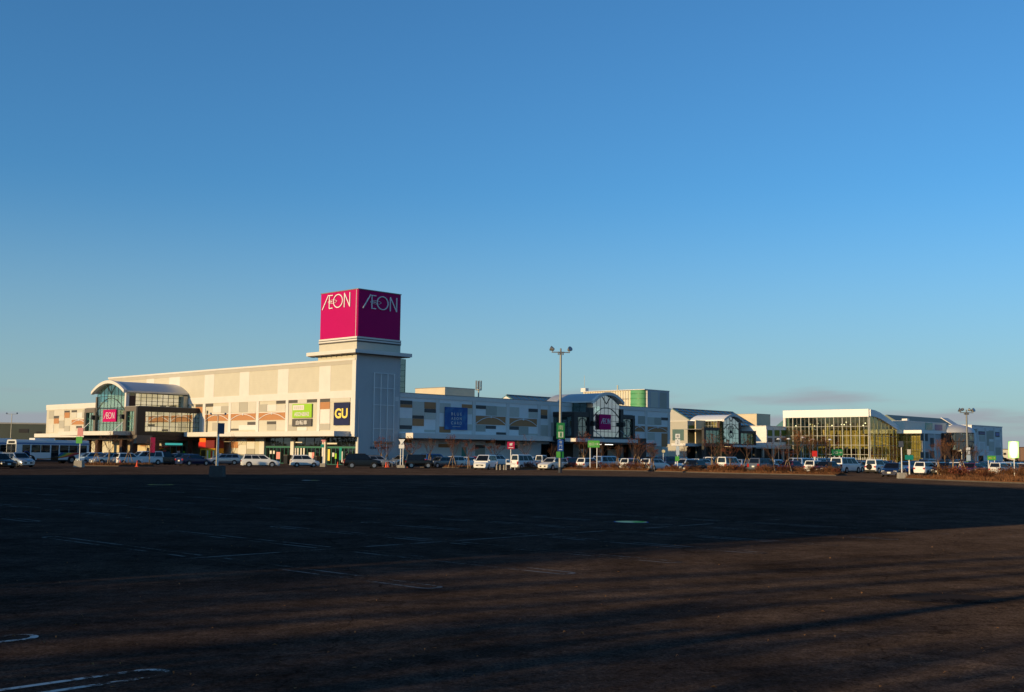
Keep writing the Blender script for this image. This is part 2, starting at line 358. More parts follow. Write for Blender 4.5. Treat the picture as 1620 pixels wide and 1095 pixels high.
def loop_line(cx_, cy_, d, length, wid, m, lw=.08, open_end=False):
    """long narrow U painted between two parking stalls: the end at (cx, cy), running back along d"""
    d = Vector(d).normalized(); nrm = Vector((-d.y, d.x)); e = Vector((cx_, cy_)); g = G(); pts = []
    r = wid/2
    pts.append((e + d*length + nrm*r)); pts.append(e + d*r + nrm*r)
    for i in range(1, 8):
        t = math.pi*i/8; pts.append(e + d*(r - r*math.sin(t)) + nrm*r*math.cos(t))
    pts.append(e + d*r - nrm*r); pts.append(e + d*length - nrm*r)
    L, Rr = [], []
    for i, p in enumerate(pts):
        a = pts[max(i-1, 0)]; b_ = pts[min(i+1, len(pts)-1)]; t = (b_-a).normalized(); q = Vector((-t.y, t.x))*lw/2
        L.append((*(p+q), .004)); Rr.append((*(p-q), .004))
    k = len(pts); g.add(L+Rr, [(i, k+i, k+i+1, i+1) for i in range(k-1)])
    return structure(g.obj('stall_line', m))
def bar_line(x0, y0, x1, y1, lw, m, name='aisle_line'):
    d = (Vector((x1, y1))-Vector((x0, y0))).normalized(); q = Vector((-d.y, d.x))*lw/2
    return structure(G().add([(x0+q.x, y0+q.y, .0042), (x0-q.x, y0-q.y, .0042), (x1-q.x, y1-q.y, .0042), (x1+q.x, y1+q.y, .0042)], [(0,1,2,3)]).obj(name, m))
# two near stalls at the lower left, then rows of long loops across the middle of the lot
for x, y in ((-3.12, 10.52), (-5.09, 12.39), (-7.1, 14.4)): loop_line(x, y, -BV, 5, .34, paint_near, .085)
for i in range(-1, 6):
    c0 = Vector((-3.6, 23.7)) + BV*3.05*i
    loop_line(*(c0 + AV*6.6), -AV, 6.2, .36, paint); loop_line(*(c0 - AV*6.4), AV, 6.0, .36, paint)
bar_line(*(Vector((-3.6, 23.7)) - BV*4), *(Vector((-3.6, 23.7)) + BV*18), .1, paint)
for i in range(-5, 5):
    c0 = Vector((-15.5, 38)) + BV*3.05*i
    loop_line(*(c0 + AV*6.4), -AV, 6.0, .36, paint); loop_line(*(c0 - AV*6.4), AV, 6.0, .36, paint)
for i in range(-3, 9):
    c0 = Vector((-20, 58)) + BV*3.05*i
    loop_line(*(c0 + AV*6.4), -AV, 6.0, .36, paint); loop_line(*(c0 - AV*6.4), AV, 6.0, .36, paint)
bar_line(-37, 84.5, 2, 105.5, .12, paint); bar_line(6, 106.3, 26, 104.6, .12, paint)
# round painted emblems that mark the parking zones
def emblem(x, y, r, cols, name='zone_emblem'):
    o = None
    for k, (rr, c_, a0, a1) in enumerate(cols):
        g = G(); n = 40; vs = [(0, 0, .005+.004*k)] + [(r*rr*math.cos(R(a0+(a1-a0)*i/n)), r*rr*math.sin(R(a0+(a1-a0)*i/n)), .005+.004*k) for i in range(n+1)]
        g.add(vs, [(0, i, i+1) for i in range(1, n+1)])
        q = g.obj(name if k == 0 else 'emblem_field', c_, o)
        if k == 0: o = structure(q); o.location = (x, y, 0)
    return o
e_blue = worn_paint('emblem_blue', (.10, .16, .40), .95); e_white = worn_paint('emblem_white', (.95, .78, .36), .95); e_green = worn_paint('emblem_green', (.22, .60, .10), .95)
e_yellow = worn_paint('emblem_yellow', (.50, .40, .10), .8)
emblem(3.6, 34.1, .52, [(1, e_blue, 0, 360), (.90, e_white, 0, 360), (.78, e_green, -80, 30)])
emblem(-19.9, 65.1, .85, [(1, paint, 0, 360), (.86, e_yellow, 0, 360), (.55, paint, 0, 360)]); emblem(-13.7, 78.5, .65, [(1, paint_near, 0, 360), (.8, e_yellow, -90, 90)])
emblem(*gr(1500, 947), .8, [(1, worn_paint('oil_stain', (.014, .011, .010), .42), 0, 360)], 'oil_stain').scale = (1.0, .7, 1)

# patches of newer surfacing and fallen leaves in the near part of the lot
patch_m = [ground_mat((.047, .034, .029), 'newer_asphalt'), ground_mat((.069, .049, .040), 'paler_asphalt')]
prng = random.Random(31)
for k, (x, y, sx, sy) in enumerate(((2.5, 15.5, 1.5, .7), (-1.5, 12.6, .8, 1.3), (6.5, 22, 2.6, .8), (-6, 19, 1.2, 2.0), (9, 30, 3.5, 1.0), (4.2, 11.2, .5, .9), (12, 24.5, 1.2, 2.2))):
    pts = []
    for i in range(28):
        a = 2*math.pi*i/28; q = (abs(math.cos(a))**6+abs(math.sin(a))**6)**(-1/6)*prng.uniform(.93, 1.05); v_ = BV*math.cos(a)*q*sx + AV*math.sin(a)*q*sy; pts.append((x+v_.x, y+v_.y, .0025))
    structure(G().add(pts, [tuple(range(28))]).obj('asphalt_patch', patch_m[k % 2]))
lg = G()
for k in range(240):
    d_ = 9+26*prng.random()**1.6; x = prng.uniform(-.46, .46)*d_; a = prng.uniform(0, 6.28); s_ = prng.uniform(.012, .034); c_, s2 = math.cos(a)*s_, math.sin(a)*s_; h_ = prng.uniform(.004, .03)
    lg.add([(x-c_, d_-s2, .006), (x+s2*.5, d_-c_*.5, h_+.006), (x+c_, d_+s2, .008), (x-s2*.5, d_+c_*.5, h_+.004)], [(0, 1, 2, 3)])
stuff(lg.obj('fallen_leaves', mat('fallen_leaf', (.22, .115, .05), .9, .05, var=.5, vscale=.8)))

# ================================================================ mall: main store with the tower
st = Bld('department_store', 'long cream department store with patchwork panels and magenta sign tower', 'building', 0, 0)
UE = 8.38
zl = lambda x, y, u=0.: fu(x, y, u)
st.box('upper_wall', beige, 0, UE, 0, 101.6, 4.15, 10.75)
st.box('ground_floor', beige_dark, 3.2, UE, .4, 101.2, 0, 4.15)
st.box('hall_wall', beige, 0.01, UE, .3, 75.4, 10.75, 15.35)
st.box('parapet', plain_white, -.10, UE, .25, 75.5, 15.33, 15.62)
st.onU('parapet', plain_white, 0, 75.55, 101.7, 10.3, 10.85, .14)
st.onU('cornice', plain_white, 0, .1, 101.65, 9.83, 10.9, .12)
st.onU('band', beige_dark, .01, .35, 75.3, 14.75, 15.3, .05)
for x0, x1 in ((505, 523), (439.6, 456.4), (379.4, 394.5), (324, 339), (268, 285), (254-22, 254-10)):           # tall white bays of the upper hall
    a, b_ = zl(x1, 600)[0], zl(x0, 600)[0]; st.onU('pilaster', plain_white, .01, a, b_, 10.9, 15.31, .025)
for x0, x1 in ((100, 120), (295, 313), (503, 523), (725, 745), (963, 983), (1215, 1240)):                      # slim white piers of the storey below
    a, b_ = zl(300+x1/4.762, 660)[0], zl(300+x0/4.762, 660)[0]; st.onU('pier', plain_white, 0, a, b_, 4.9, 9.84, .11)
panels(st, 'U', 0, [(47,100,380,400,'d'),(47,100,400,445,'o'),(120,178,375,398,'d'),(178,238,395,443,'w'),(238,295,393,445,'g'),(172,230,518,578,'g'),(232,295,515,578,'l'),
    (315,376,365,440,'l'),(378,438,363,440,'g'),(440,503,360,440,'l'),(437,500,512,535,'d'),(373,500,536,573,'w'),(313,370,563,578,'d'),
    (655,723,352,375,'d'),(523,585,380,435,'g'),(586,654,383,430,'w'),(655,723,385,435,'l'),(585,652,508,530,'d'),(585,652,531,576,'g'),(655,723,508,575,'l'),
    (747,815,345,370,'d'),(888,960,342,366,'d'),(742,810,533,578,'g'),(811,885,550,578,'w'),(817,886,344,372,'l'),
    (985,1058,338,362,'d'),(985,1058,363,415,'o'),(985,1058,418,525,'w'),(978,1058,528,572,'g'),(1062,1212,333,360,'l')], 4.762, 300, 560)
panels(st, 'U', 0, [(370,408,428,488,'g'),(410,486,425,466,'l'),(408,446,467,486,'d'),(408,446,487,525,'o'),(447,486,470,502,'l'),(488,526,427,441,'d'),(488,526,442,482,'o'),
    (447,484,504,560,'g'),(485,524,542,592,'g'),(370,406,528,592,'l'),(447,484,562,594,'l'),(541,580,424,440,'d'),(541,580,441,482,'l'),(582,622,442,482,'w'),(624,640,420,480,'g'),(577,618,542,560,'d'),(541,575,542,592,'l')], 4.762, 0, 560)
for a in ((120,295,455,505), (313,500,450,500), (523,723,443,498)): arch_recess(st, 'U', 0, *a, 4.762, 300, 560)
arch_recess(st, 'U', 0, 541, 655, 494, 532, 4.762, 0, 560)
# canopy over the pavement
st.box('canopy', plain_white, -3, .05, .95, 42.0, 4.2, 4.92); st.box('canopy', plain_white, -3, .05, 61.4, 100.2, 4.2, 4.92)
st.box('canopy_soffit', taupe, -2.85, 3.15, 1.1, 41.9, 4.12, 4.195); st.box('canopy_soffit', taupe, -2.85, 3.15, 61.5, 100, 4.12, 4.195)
# shop windows under the canopy: white posts, green transoms, glass doors
def shopfront(x0, x1, ndoor):
    a, b_ = zl(x1, 715)[0], zl(x0, 715)[0]
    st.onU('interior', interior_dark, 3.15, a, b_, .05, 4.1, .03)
    st.grid('U', 1.5, a, b_, 2.75, 4.05, 3, 1, g_dark, mullion, .07, .12, 'transom_pane')
    st.box('transom', green_mullion, 1.42, 1.58, a, b_, 2.52, 2.73)
    st.grid('U', 1.5, a, b_, .06, 2.50, ndoor, 1, g_dark, green_mullion, .09, .12, 'door_pane')
    return a, b_
SF = [shopfront(408.5, 449.5, 7), shopfront(455, 499.5, 7), shopfront(505.5, 552.5, 7)]
for x0, x1 in ((400.5, 408), (449.8, 454.8), (499.8, 505), (553, 558.5)):
    a, b_ = zl(x1, 715)[0], zl(x0, 715)[0]; st.box('column', plain_white, 1.1, 1.75, a, b_, 0, 4.14)
for k, (x, w_, h_, z_, m_) in enumerate(((428, .5, .5, 1.5, plain_white), (433, .5, .5, 1.5, plain_white), (440, 1.0, 1.1, .7, sign_pink), (463, .35, 1.7, .75, plain_white), (467, .35, 1.7, .75, plain_white), (471, .35, 1.7, .75, plain_white), (476, .35, 1.7, .75, plain_white), (480.5, .35, 1.7, .75, plain_white),
        (491, .9, .9, .9, plain_white), (495, .6, .9, .9, sign_pink), (514, .55, 1.3, 1.6, sign_teal), (520, .5, 1.7, .6, yellow), (527, .5, .6, 1.2, plain_white), (531, .4, .8, .9, lime), (538.5, .6, 1.9, .7, sign_teal), (541, .25, 1.6, .4, plain_white))):
    a = fu(x, 720, 1.4)[0]; st.onU('poster', m_, 1.43, a-w_/2, a+w_/2, z_, z_+h_, .02)
for x, z_, w_ in ((470, 3.25, 2.6), (525, 3.05, 2.4)):
    a = fu(x, 700, 1.4)[0]; st.onU('fascia_sign', plain_white, 1.43, a-w_/2, a+w_/2, z_, z_+.22, .02)
# wall under the canopy left of the doors
a1, a0 = zl(310, 715)[0], zl(400, 715)[0]
st.box('ground_wall', beige, 1.2, 3.3, a0, a1, 0, 4.14)
panels(st, 'U', 1.2, [(470,545,30,85,'o'),(555,680,30,88,'g'),(565,680,92,190,'o'),(682,810,30,140,'l'),(682,812,142,290,'w'),(820,945,36,88,'o'),(820,945,92,200,'w'),(815,945,205,285,'g'),(820,945,290,360,'w')], 10.125, 310, 690)
st.box('ground_wall', beige, 1.2, 3.3, 62, 100.5, 0, 4.14)
# tower: shaft face, slab, sign cube
st.box('tower_face', bluegrey, -.03, UE+.02, -.09, .22, 4.14, 16.35); st.box('tower_face', bluegrey, 1.9, UE+.02, -.09, .22, 0, 4.14); st.box('tower_top', beige, -.02, UE, .22, 9.2, 15.3, 16.35)
st.box('corner_strip', plain_white, -.14, .05, -.12, .75, 4.2, 15.3)
st.box('tower_base', bluegrey, .5, UE-.4, -.22, 0, 0, 9.6)
for k in range(4):
    u_ = .95+(582-563)/72*8.38+k*1.28; st.box('rail', white_metal, u_-.05, u_+.05, -.42, -.35, .9 if k not in (0, 3) else 3.0, 13.6)
for z_ in (13.6, 11.4, 8.9, 5.4): st.box('rail', white_metal, 3.05, 7.15, -.41, -.36, z_-.04, z_+.04)
st.box('ledge', galv, 3.2, 6.8, -.75, -.05, 3.35, 3.55)
SR, SL = fw(652, 566, -1.1)[0], fu(484.5, 566, -1.1)[0]
sl = st.box('slab', plain_white, -1.1, SR, -1.1, SL, 16.3, 16.82)
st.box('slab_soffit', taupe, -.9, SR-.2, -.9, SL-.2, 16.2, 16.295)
for k in range(8): st.box('slab_rib', black_frame, -1.0, -.25, 1+k*1.25, 1.12+k*1.25, 16.08, 16.19)
st.box('sign_base', beige, 0, UE, 0, 9.05, 16.8, 18.0)
for z_, zz, m_, o in ((18.0, 18.22, dark, .04), (18.22, 18.42, plain_white, .08), (18.42, 18.55, dark, .03), (18.55, 18.8, plain_white, .06)): st.box('sign_stripe', m_, -o, UE+o, -o, 9.05+o, z_, zz)
def rounded_box(u0, u1, w0, w1, z0, z1, r):
    rg = []
    for z_ in (z0, z1):
        ring = []
        for cx_, cy_, s0 in ((u0+r, w0+r, 180), (u1-r, w0+r, 270), (u1-r, w1-r, 0), (u0+r, w1-r, 90)):
            for i in range(5): a = R(s0+22.5*i); ring.append((cx_+r*math.cos(a), cy_+r*math.sin(a), z_))
        rg.append(ring)
    return G().loft(rg)
cube = st.put(rounded_box(-.02, UE+.02, -.02, 9.07, 18.8, 25.75, .28), 'sign_cube', magenta, None, 40)
st.put(rounded_box(-.1, UE+.1, -.1, 9.15, 25.75, 25.86, .3), 'sign_cap', galv)
for z_ in (19.9,): st.box('cube_joint', plain_white, -.06, -.02, .25, .33, 18.8, 25.7, cube)
l1 = (fu(511, 470)[0], fu(555.5, 470)[0]); l2 = (fw(573, 475)[0], fw(628, 475)[0])
st.flat('logo_lettering', logo_mesh(l1[0]-l1[1], 2.15, .12), logo_white, 'U', -.10, (l1[0]+l1[1])/2, 24.35)
st.flat('logo_lettering', logo_mesh(l2[1]-l2[0], 2.15, .12), logo_white, 'W', (l2[0]+l2[1])/2, -.10, 24.1)
# glazed stair behind the tower
st.grid('W', .05, UE+.05, 9.45, 10.9, 16.0, 1, 6, glass('stair_glass', (.2, .45, .4), .15, .3, (.01, .06, .055)), green_mullion, .06)
st.box('stair_wall', green_mullion, UE+.04, 9.45, .5, 4, 10.85, 16.04)

# ================================================================ mall: long two-storey wing
wg = Bld('shop_wing', 'long shaded two-storey wing with brown patchwork panels beside the tower', 'building', UE+.04, 0)
U1 = 77.45
wg.box('upper_wall', white, UE+.04, U1, 0, 60, 4.1, 10.8)
wg.box('ground_floor', white, UE+.04, U1, .9, 60, 0, 4.1)
wg.box('parapet', plain_white, UE+.04, U1+.06, -.12, .35, 10.25, 10.9)
wg.box('coping', galv, UE+.04, U1+.08, -.16, .4, 10.9, 10.98)
panels(wg, 'W', 0, [(165,258,367,397,'d'),(165,258,398,422,'o'),(355,443,380,432,'o'),(355,443,433,462,'d'),(262,352,375,483,'l'),(260,350,485,510,'d'),(260,350,511,567,'o'),(355,440,465,515,'l'),(160,255,505,560,'l'),
    (160,255,563,592,'d'),(160,255,594,612,'l'),(355,440,598,615,'l'),(470,560,388,465,'l'),(650,730,398,427,'o'),(692,730,430,475,'l'),(468,560,573,620,'o'),(692,730,555,600,'l'),
    (757,838,405,432,'d'),(839,920,410,488,'g'),(922,1000,415,490,'l'),(760,835,560,610,'g'),(838,917,565,590,'d'),(920,995,618,636,'d'),
    (1022,1100,420,495,'l'),(1175,1247,432,458,'d'),(1175,1247,460,505,'l'),(1020,1097,570,597,'d'),(1098,1172,573,640,'g'),(1175,1250,628,642,'l'),
    (1270,1322,438,482,'o'),(1270,1322,483,510,'d'),(1265,1325,560,645,'l'),(1328,1395,540,650,'g')], 4.977, 600, 560)
panels(wg, 'W', 0, [(1168,1252,455,555,'g'),(1285,1367,470,565,'l'),(1368,1454,475,565,'g'),(1455,1538,475,508,'d'),(1280,1370,662,750,'l'),(1455,1530,670,835,'o'),(1372,1454,662,830,'w'),
    (1280,1365,835,900,'o'),(1370,1455,835,960,'g'),(1458,1535,840,960,'l')], 7.82, 860, 600)
for a in ((757,993,492,558), (1020,1240,510,570)): arch_recess(wg, 'W', 0, *a, 4.977, 600, 560)
for a in ((1110,1250,580,648), (1282,1530,590,655)): arch_recess(wg, 'W', 0, *a, 7.82, 860, 600)
for x in (627, 692, 749.5, 803, 852.5, 869, 1022, 1058): u_ = fw(x, 660)[0]; wg.onW('pier', plain_white, 0, u_-.35, u_+.35, 4.9, 10.27, .10)
c0, c1 = fw(629, 690, -3)[0], fw(871, 695, -3)[0]
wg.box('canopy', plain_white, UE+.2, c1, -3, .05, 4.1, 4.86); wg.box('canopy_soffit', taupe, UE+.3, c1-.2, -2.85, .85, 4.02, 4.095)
panels(wg, 'W', .9, [(60,165,42,85,'o'),(60,165,180,250,'g'),(515,660,100,145,'o'),(700,800,110,240,'l'),(985,1110,115,155,'d'),(985,1110,156,250,'g'),(1250,1370,55,120,'d'),(1120,1240,50,90,'o'),(1490,1530,110,160,'d')], 8.1, 630, 690)
u_ = fw(734, 705, .9)[0]; wg.onW('door', sign_teal, .9, u_-.5, u_+.5, 0, 2.9, .08)
u_ = fw(866, 715, .9)[0]; wg.grid('W', .86, u_-1.6, u_+1.9, .1, 3.6, 3, 2, g_dark, mullion, .07)
# roof-top structures
p0, p1 = fw(704, 613, 20)[0], fw(751, 616, 20)[0]; wq = fu(657, 615, p0)[0]
ph = wg.box('penthouse', mat('penthouse_tiles', (.62, .52, .36), .8, .2, var=.08, vscale=.5, siding=.6), p0, p1, 20, wq, 10.5, 13.7); wg.box('coping', galv, p0-.05, p1+.05, 19.95, wq+.05, 13.7, 13.82, ph)
r0, r1 = fw(801, 626, 10)[0], fw(880, 633, 10)[0]
wg.put(G().extrude([(6.5, 10.7), (13.5, 10.7), (10, 12.3)], lambda a, z: (r0, a, z), lambda a, z: (r1+6, a, z)), 'glazed_roof', teal_roof)
wg.put(G().tube((r0, 10, 12.36), (r1+6, 10, 12.36), .1, 5), 'ridge', galv)
for k in range(14): u_ = r0+.4+k*(r1+6-r0-.8)/13; wg.put(G().tube((u_, 6.5, 10.76), (u_, 9.95, 12.34), .04, 4), 'glazing_bar', mullion)
wg.put(G().extrude([(6.7, 10.6), (13.3, 10.6), (10, 12.1)], lambda a, z: (r0-.08, a, z), lambda a, z: (r0-.01, a, z)), 'gable_end', plain_white)
m0 = fw(757, 630, 22); mt = fw(757, 603, 22)[1]; mg = G().tube((m0[0], 22, 10.5), (m0[0], 22, mt), .13, 8)
for k in range(6):
    a = k*math.pi/3; mg.tube((m0[0]+.55*math.cos(a), 22+.55*math.sin(a), mt-1.7), (m0[0]+.55*math.cos(a), 22+.55*math.sin(a), mt+.1), .07, 5); mg.tube((m0[0], 22, mt-1.2), (m0[0]+.55*math.cos(a), 22+.55*math.sin(a), mt-1.2), .03, 4)
mg.tube((m0[0], 22, mt-1.75), (m0[0], 22, mt-1.6), .6, 10)
wg.put(mg, 'phone_mast', galv)

# ================================================================ mall: cinema block with the green drum
ci = Bld('cinema_block', 'pale ribbed cinema block with green curved corner rising behind the shaded wing', 'building', 69.6, .5)
wb = fu(905, 622, 69.6)[0]
ci.box('front_wall', bluegrey, 70.4, 77.40, .12, 15.8, 10.2, 14.3)
ci.box('side_wall', mat('ribbed_cream', (.66, .58, .42), .6, .3, var=.06, vscale=.5), 69.9, 70.39, .9, 15.7, 10.2, 14.25)
for x, m_ in ((1036, lightgrey), (1050, grey)): u_ = fw(x, 630)[0]; ci.onW('panel', m_, .12, u_-1.1, u_+1.1, 10.9, 14.0, .05)
ci.box('coping', plain_white, 69.5, 77.46, .05, 15.9, 14.3, 14.42)
for k in range(18): w_ = 4.3+k*.63; ci.box('rib', beige, 69.78, 69.89, w_, w_+.3, 10.8, 14.2)
for z_ in (10.95, 12.6): ci.box('cross_band', taupe, 69.72, 69.9, 4.2, 15.6, z_, z_+.1)  # dark horizontal bands across the ribs
g_ = G(); ring = []
for i in range(13): a = R(90+15*i*1.0); ring.append((70.3+.95*math.cos(a), 2.25+1.75*math.sin(a)))
g_.extrude(ring, lambda a, b_: (a, b_, 10.75), lambda a, b_: (a, b_, 14.25)); ci.put(g_, 'green_drum', green_clad, None, 40)
for z_ in (11.6, 12.65, 13.6):
    g_ = G()
    for i in range(12): g_.tube((*[(70.3+1.0*math.cos(R(90+15*i))), 2.25+1.8*math.sin(R(90+15*i))], z_), (70.3+1.0*math.cos(R(105+15*i)), 2.25+1.8*math.sin(R(105+15*i)), z_), .05, 4)
    ci.put(g_, 'drum_band', sign_green)
for x, h_, r_ in ((977, 1.0, .14), (924.5, 3.2, .04)):
    w_ = fu(x, 615, 70.2)[0]; ci.put(G().tube((70.2, w_, 14.3), (70.2, w_, 14.4+h_), r_, 6), 'aerial', galv)
ci.box('roof_unit', plain_white, 70, 71, fu(924, 618, 70.2)[0]-.5, fu(924, 618, 70.2)[0]+.7, 14.4, 15.1)

# ================================================================ entrance pavilions with barrel vaults
def vault(b, face, a0, a1, zs, rise, front, back, m, thick=.28, over=.5):
    """barrel roof: springs at zs between a0 and a1, from front to back; 'U' vaults run along u"""
    n = 14; am, hw = (a0+a1)/2, (a1-a0)/2+over; outer, inner = [], []
    for i in range(n+1):
        t = -1+2*i/n; z_ = zs+rise*(1-t*t) ; outer.append((am+hw*t, z_+thick)); inner.append((am+hw*t, z_))
    poly = outer + inner[::-1]
    f = (lambda c_: (lambda a, z: (c_, a, z))) if face == 'U' else (lambda c_: (lambda a, z: (a, c_, z)))
    o = b.put(G().extrude(poly, f(front), f(back)), 'vault_roof', m, None, 35)
    rim = [(p[0], p[1]+.10) for p in outer] + [(p[0], p[1]-.14) for p in inner[::-1]]
    b.put(G().extrude(rim, f(front-.35), f(front+.25)), 'vault_rim', plain_white, o, 35)
    return o
def arch_window(b, face, plane, a0, a1, z0, zs, rise, na, gm, mm, zbars=()):
    """tall window whose head follows the vault; each strip of glass between two bars is a pane"""
    am, hw = (a0+a1)/2, (a1-a0)/2; top = lambda a: zs+rise*(1-((a-am)/hw)**2)-.06
    P = (lambda a, z, d: (plane+d, a, z)) if face == 'U' else (lambda a, z, d: (a, plane+d, z))
    zc = [z0]+list(zbars)
    for i in range(na):
        p, q = a0+(a1-a0)*i/na+.03, a0+(a1-a0)*(i+1)/na-.03
        for j, zz in enumerate(zc):
            if j+1 < len(zc): poly = [(p, zz+.03), (q, zz+.03), (q, zc[j+1]-.03), (p, zc[j+1]-.03)]
            else:
                k = 4; poly = [(p, zz+.03), (q, zz+.03)] + [(q+(p-q)*t/k, top(q+(p-q)*t/k)) for t in range(k+1)]
            b.put(G().extrude(poly, lambda a, z: P(a, z, -.01), lambda a, z: P(a, z, .01)), 'pane', gm)
    g_ = G()
    for i in range(na+1): a = a0+(a1-a0)*i/na; g_.tube(P(a, z0, 0), P(a, max(top(a), zc[-1]), 0), .045, 4)
    b.put(g_, 'mullion', mm)
    for zz in zc: b.put(G().tube(P(a0, zz, 0), P(a1, zz, 0), .05, 4), 'transom', mm)
    g_ = G(); n = 12                                           # second bow of steel inside the glass and its struts
    for i in range(n):
        t0, t1 = -1+2*i/n, -1+2*(i+1)/n; f = lambda t: zs-1.55*rise+rise*1.1*(1-t*t)
        g_.tube(P(am+hw*t0*.95, f(t0), -.06), P(am+hw*t1*.95, f(t1), -.06), .06, 4)
    for s_ in (-1, 1): g_.tube(P(am, zs-.1, -.06), P(am+s_*hw*.34, top(am+s_*hw*.34), -.06), .05, 4)
    b.put(g_, 'steel_bow', mm)
def speaker_box(b, u, w, z): b.box('lamp_box', black, u-.3, u+.3, w-.3, w+.3, z, z+.75)

# --- the sunlit pavilion on the store front
pa = Bld('entrance_pavilion', 'sunlit glass entrance pavilion with arched roof on the store\'s left front', 'entrance', -11.2, 42.3)
F0 = -11.2; A0, A1 = 46.6, 57.2
pa.box('interior_wall', interior, -1.0, -.2, 46.0, 57.5, 4.3, 11.2); pa.box('floor', interior, -11, -.2, 43, 60.6, 4.30, 4.44)
vault(pa, 'U', A0, A1, 11.45, 1.75, F0-.5, .35, metal_roof)
arch_window(pa, 'U', F0, A0+.55, A1-.35, 4.95, 11.4, 1.75, 8, g_front, mullion, (6.3, 7.6, 8.9, 10.9))
pa.box('corner_post', plain_white, F0-.1, F0+.45, A0, A0+.5, 8.9, 11.5); pa.box('corner_post', taupe, F0-.12, F0+.45, A1-.35, A1+.1, 4.5, 10.9); pa.box('corner_post', brown, F0+.5, F0+1.6, A0-.02, A0+.48, 8.8, 10.9)
pa.grid('U', -.12, 46.0, 46.2, 9, 11, 1, 1, g_front, mullion)
pa.grid('W', A0+.25, F0+1.7, -.4, 8.85, 11.35, 9, 4, g_side, mullion, .07)                 # side of the vault
# dark box in front and its glazed side
wl_, wr_ = 61.0, 42.3
for z0_, z1_ in ((8.25, 9.0), (4.35, 4.95)):
    pa.box('frame', taupe, F0-.25, F0+.4, wr_+.4, A0+.05, z0_, z1_); pa.box('frame', taupe, F0-.25, F0+.4, A1+.0, wl_, z0_, z1_)
pa.box('frame', taupe, F0-.25, F0+.4, A0+.05, A1, 4.33, 4.93)
for a, b_ in ((wr_+.38, wr_+1.1), (A0-.55, A0+.5), (A1-.3, A1+.4), (wl_-.5, wl_+.1)): pa.box('frame_post', taupe, F0-.27, F0+.42, a, b_, 4.9, 8.3)
pa.grid('U', F0+.1, wr_+1.1, A0-.55, 4.95, 8.25, 2, 4, g_front, green_mullion, .09); pa.grid('U', F0+.1, A1+.4, wl_-.5, 4.95, 8.25, 2, 3, g_front, green_mullion, .09)
pa.box('side_frame', black_frame, F0-.28, .04, wr_-.05, wr_+.4, 8.2, 9.02); pa.box('side_frame', black_frame, F0-.28, .04, wr_-.05, wr_+.4, 4.3, 4.9); pa.box('side_frame', black_frame, F0-.29, F0+1.15, wr_-.06, wr_+.39, 4.88, 8.22)
pa.grid('W', wr_+.12, F0+1.2, .0, 4.95, 8.2, 9, 4, g_side, mullion, .07)
pa.box('roof', roof_grey, F0, 0, wr_+.1, A0, 9.02, 9.1); pa.box('roof', roof_grey, F0, 0, A1, wl_, 9.02, 9.1)
pa.grid('W', wr_-2.6, -.2, -.05, 4.95, 8.6, 1, 3, g_side, mullion)
speaker_box(pa, F0-.45, A0+.3, 7.0); speaker_box(pa, F0-.45, A1+.1, 7.0)
for w_ in (A0+.6, A1+1.9): pa.put(G().tube((F0-1.8, w_+.1, 4.9), (F0-.3, w_-.3, 6.5), .06, 5), 'canopy_stay', white_metal)
pa.box('canopy', plain_white, F0-3.4, F0-.3, 44.9, 64, 4.25, 4.92); pa.box('canopy_edge', lightgrey, F0-3.38, F0-.3, 44.2, 44.88, 4.27, 4.9)
pa.box('lintel', black_frame, F0-.2, .0, wr_+.05, wl_, 3.55, 4.28); pa.box('door_head', taupe, F0-.3, F0+2.5, wr_-.15, wr_+.9, 2.95, 4.3)
for w_ in (44.0, 47.6, 56.2, 60.2): pa.box('column', brown, F0-.2, F0+.7, w_-.45, w_+.45, 0, 3.6)
for w_ in (42.8,): pa.box('column', brown, F0+3, F0+3.9, w_-.45, w_+.45, 0, 3.6); pa.box('column', brown, -2, -1.1, w_-.4, w_+.4, 0, 3.6)
pa.box('lobby_wall', interior, -6.2, -6.0, 44.6, 60.8, 0, 3.5)
for w_, z_, s_, m_ in ((52.6, 1.5, 1.5, navy), (49.6, 2.5, 1.9, orange), (48.0, 1.7, .8, black), (57.5, 2.3, 1.2, orange)): pa.box('poster', m_, -6.26, -6.21, w_-s_/2, w_+s_/2, z_, z_+s_*.7)
pa.grid('W', 43.6, -6.8, -1.2, .1, 2.6, 5, 1, g_dark, green_mullion, .08, .12, 'door_pane'); pa.box('door_sign', teal_glow, -5.6, -2.4, 43.4, 43.46, 2.75, 3.1)
for u_, m_ in ((-6.0, sign_red), (-3.4, plain_white), (-2.2, lime)): pa.box('poster', m_, u_, u_+.6, 43.42, 43.47, .6, 1.8)
w_ = (fu(165.6, 655, F0-.5)[0]+fu(185.2, 655, F0-.5)[0])/2
sg = pa.box('logo_sign', magenta, F0-.75, F0-.5, w_-2.3, w_+2.3, 6.55, 8.6); pa.box('sign_back_frame', black_frame, F0-.5, F0-.1, w_-1.6, w_+1.6, 6.8, 8.3)
pa.flat('logo_lettering', logo_mesh(3.7, 1.05, .06), logo_white, 'U', F0-.78, w_, 7.6)

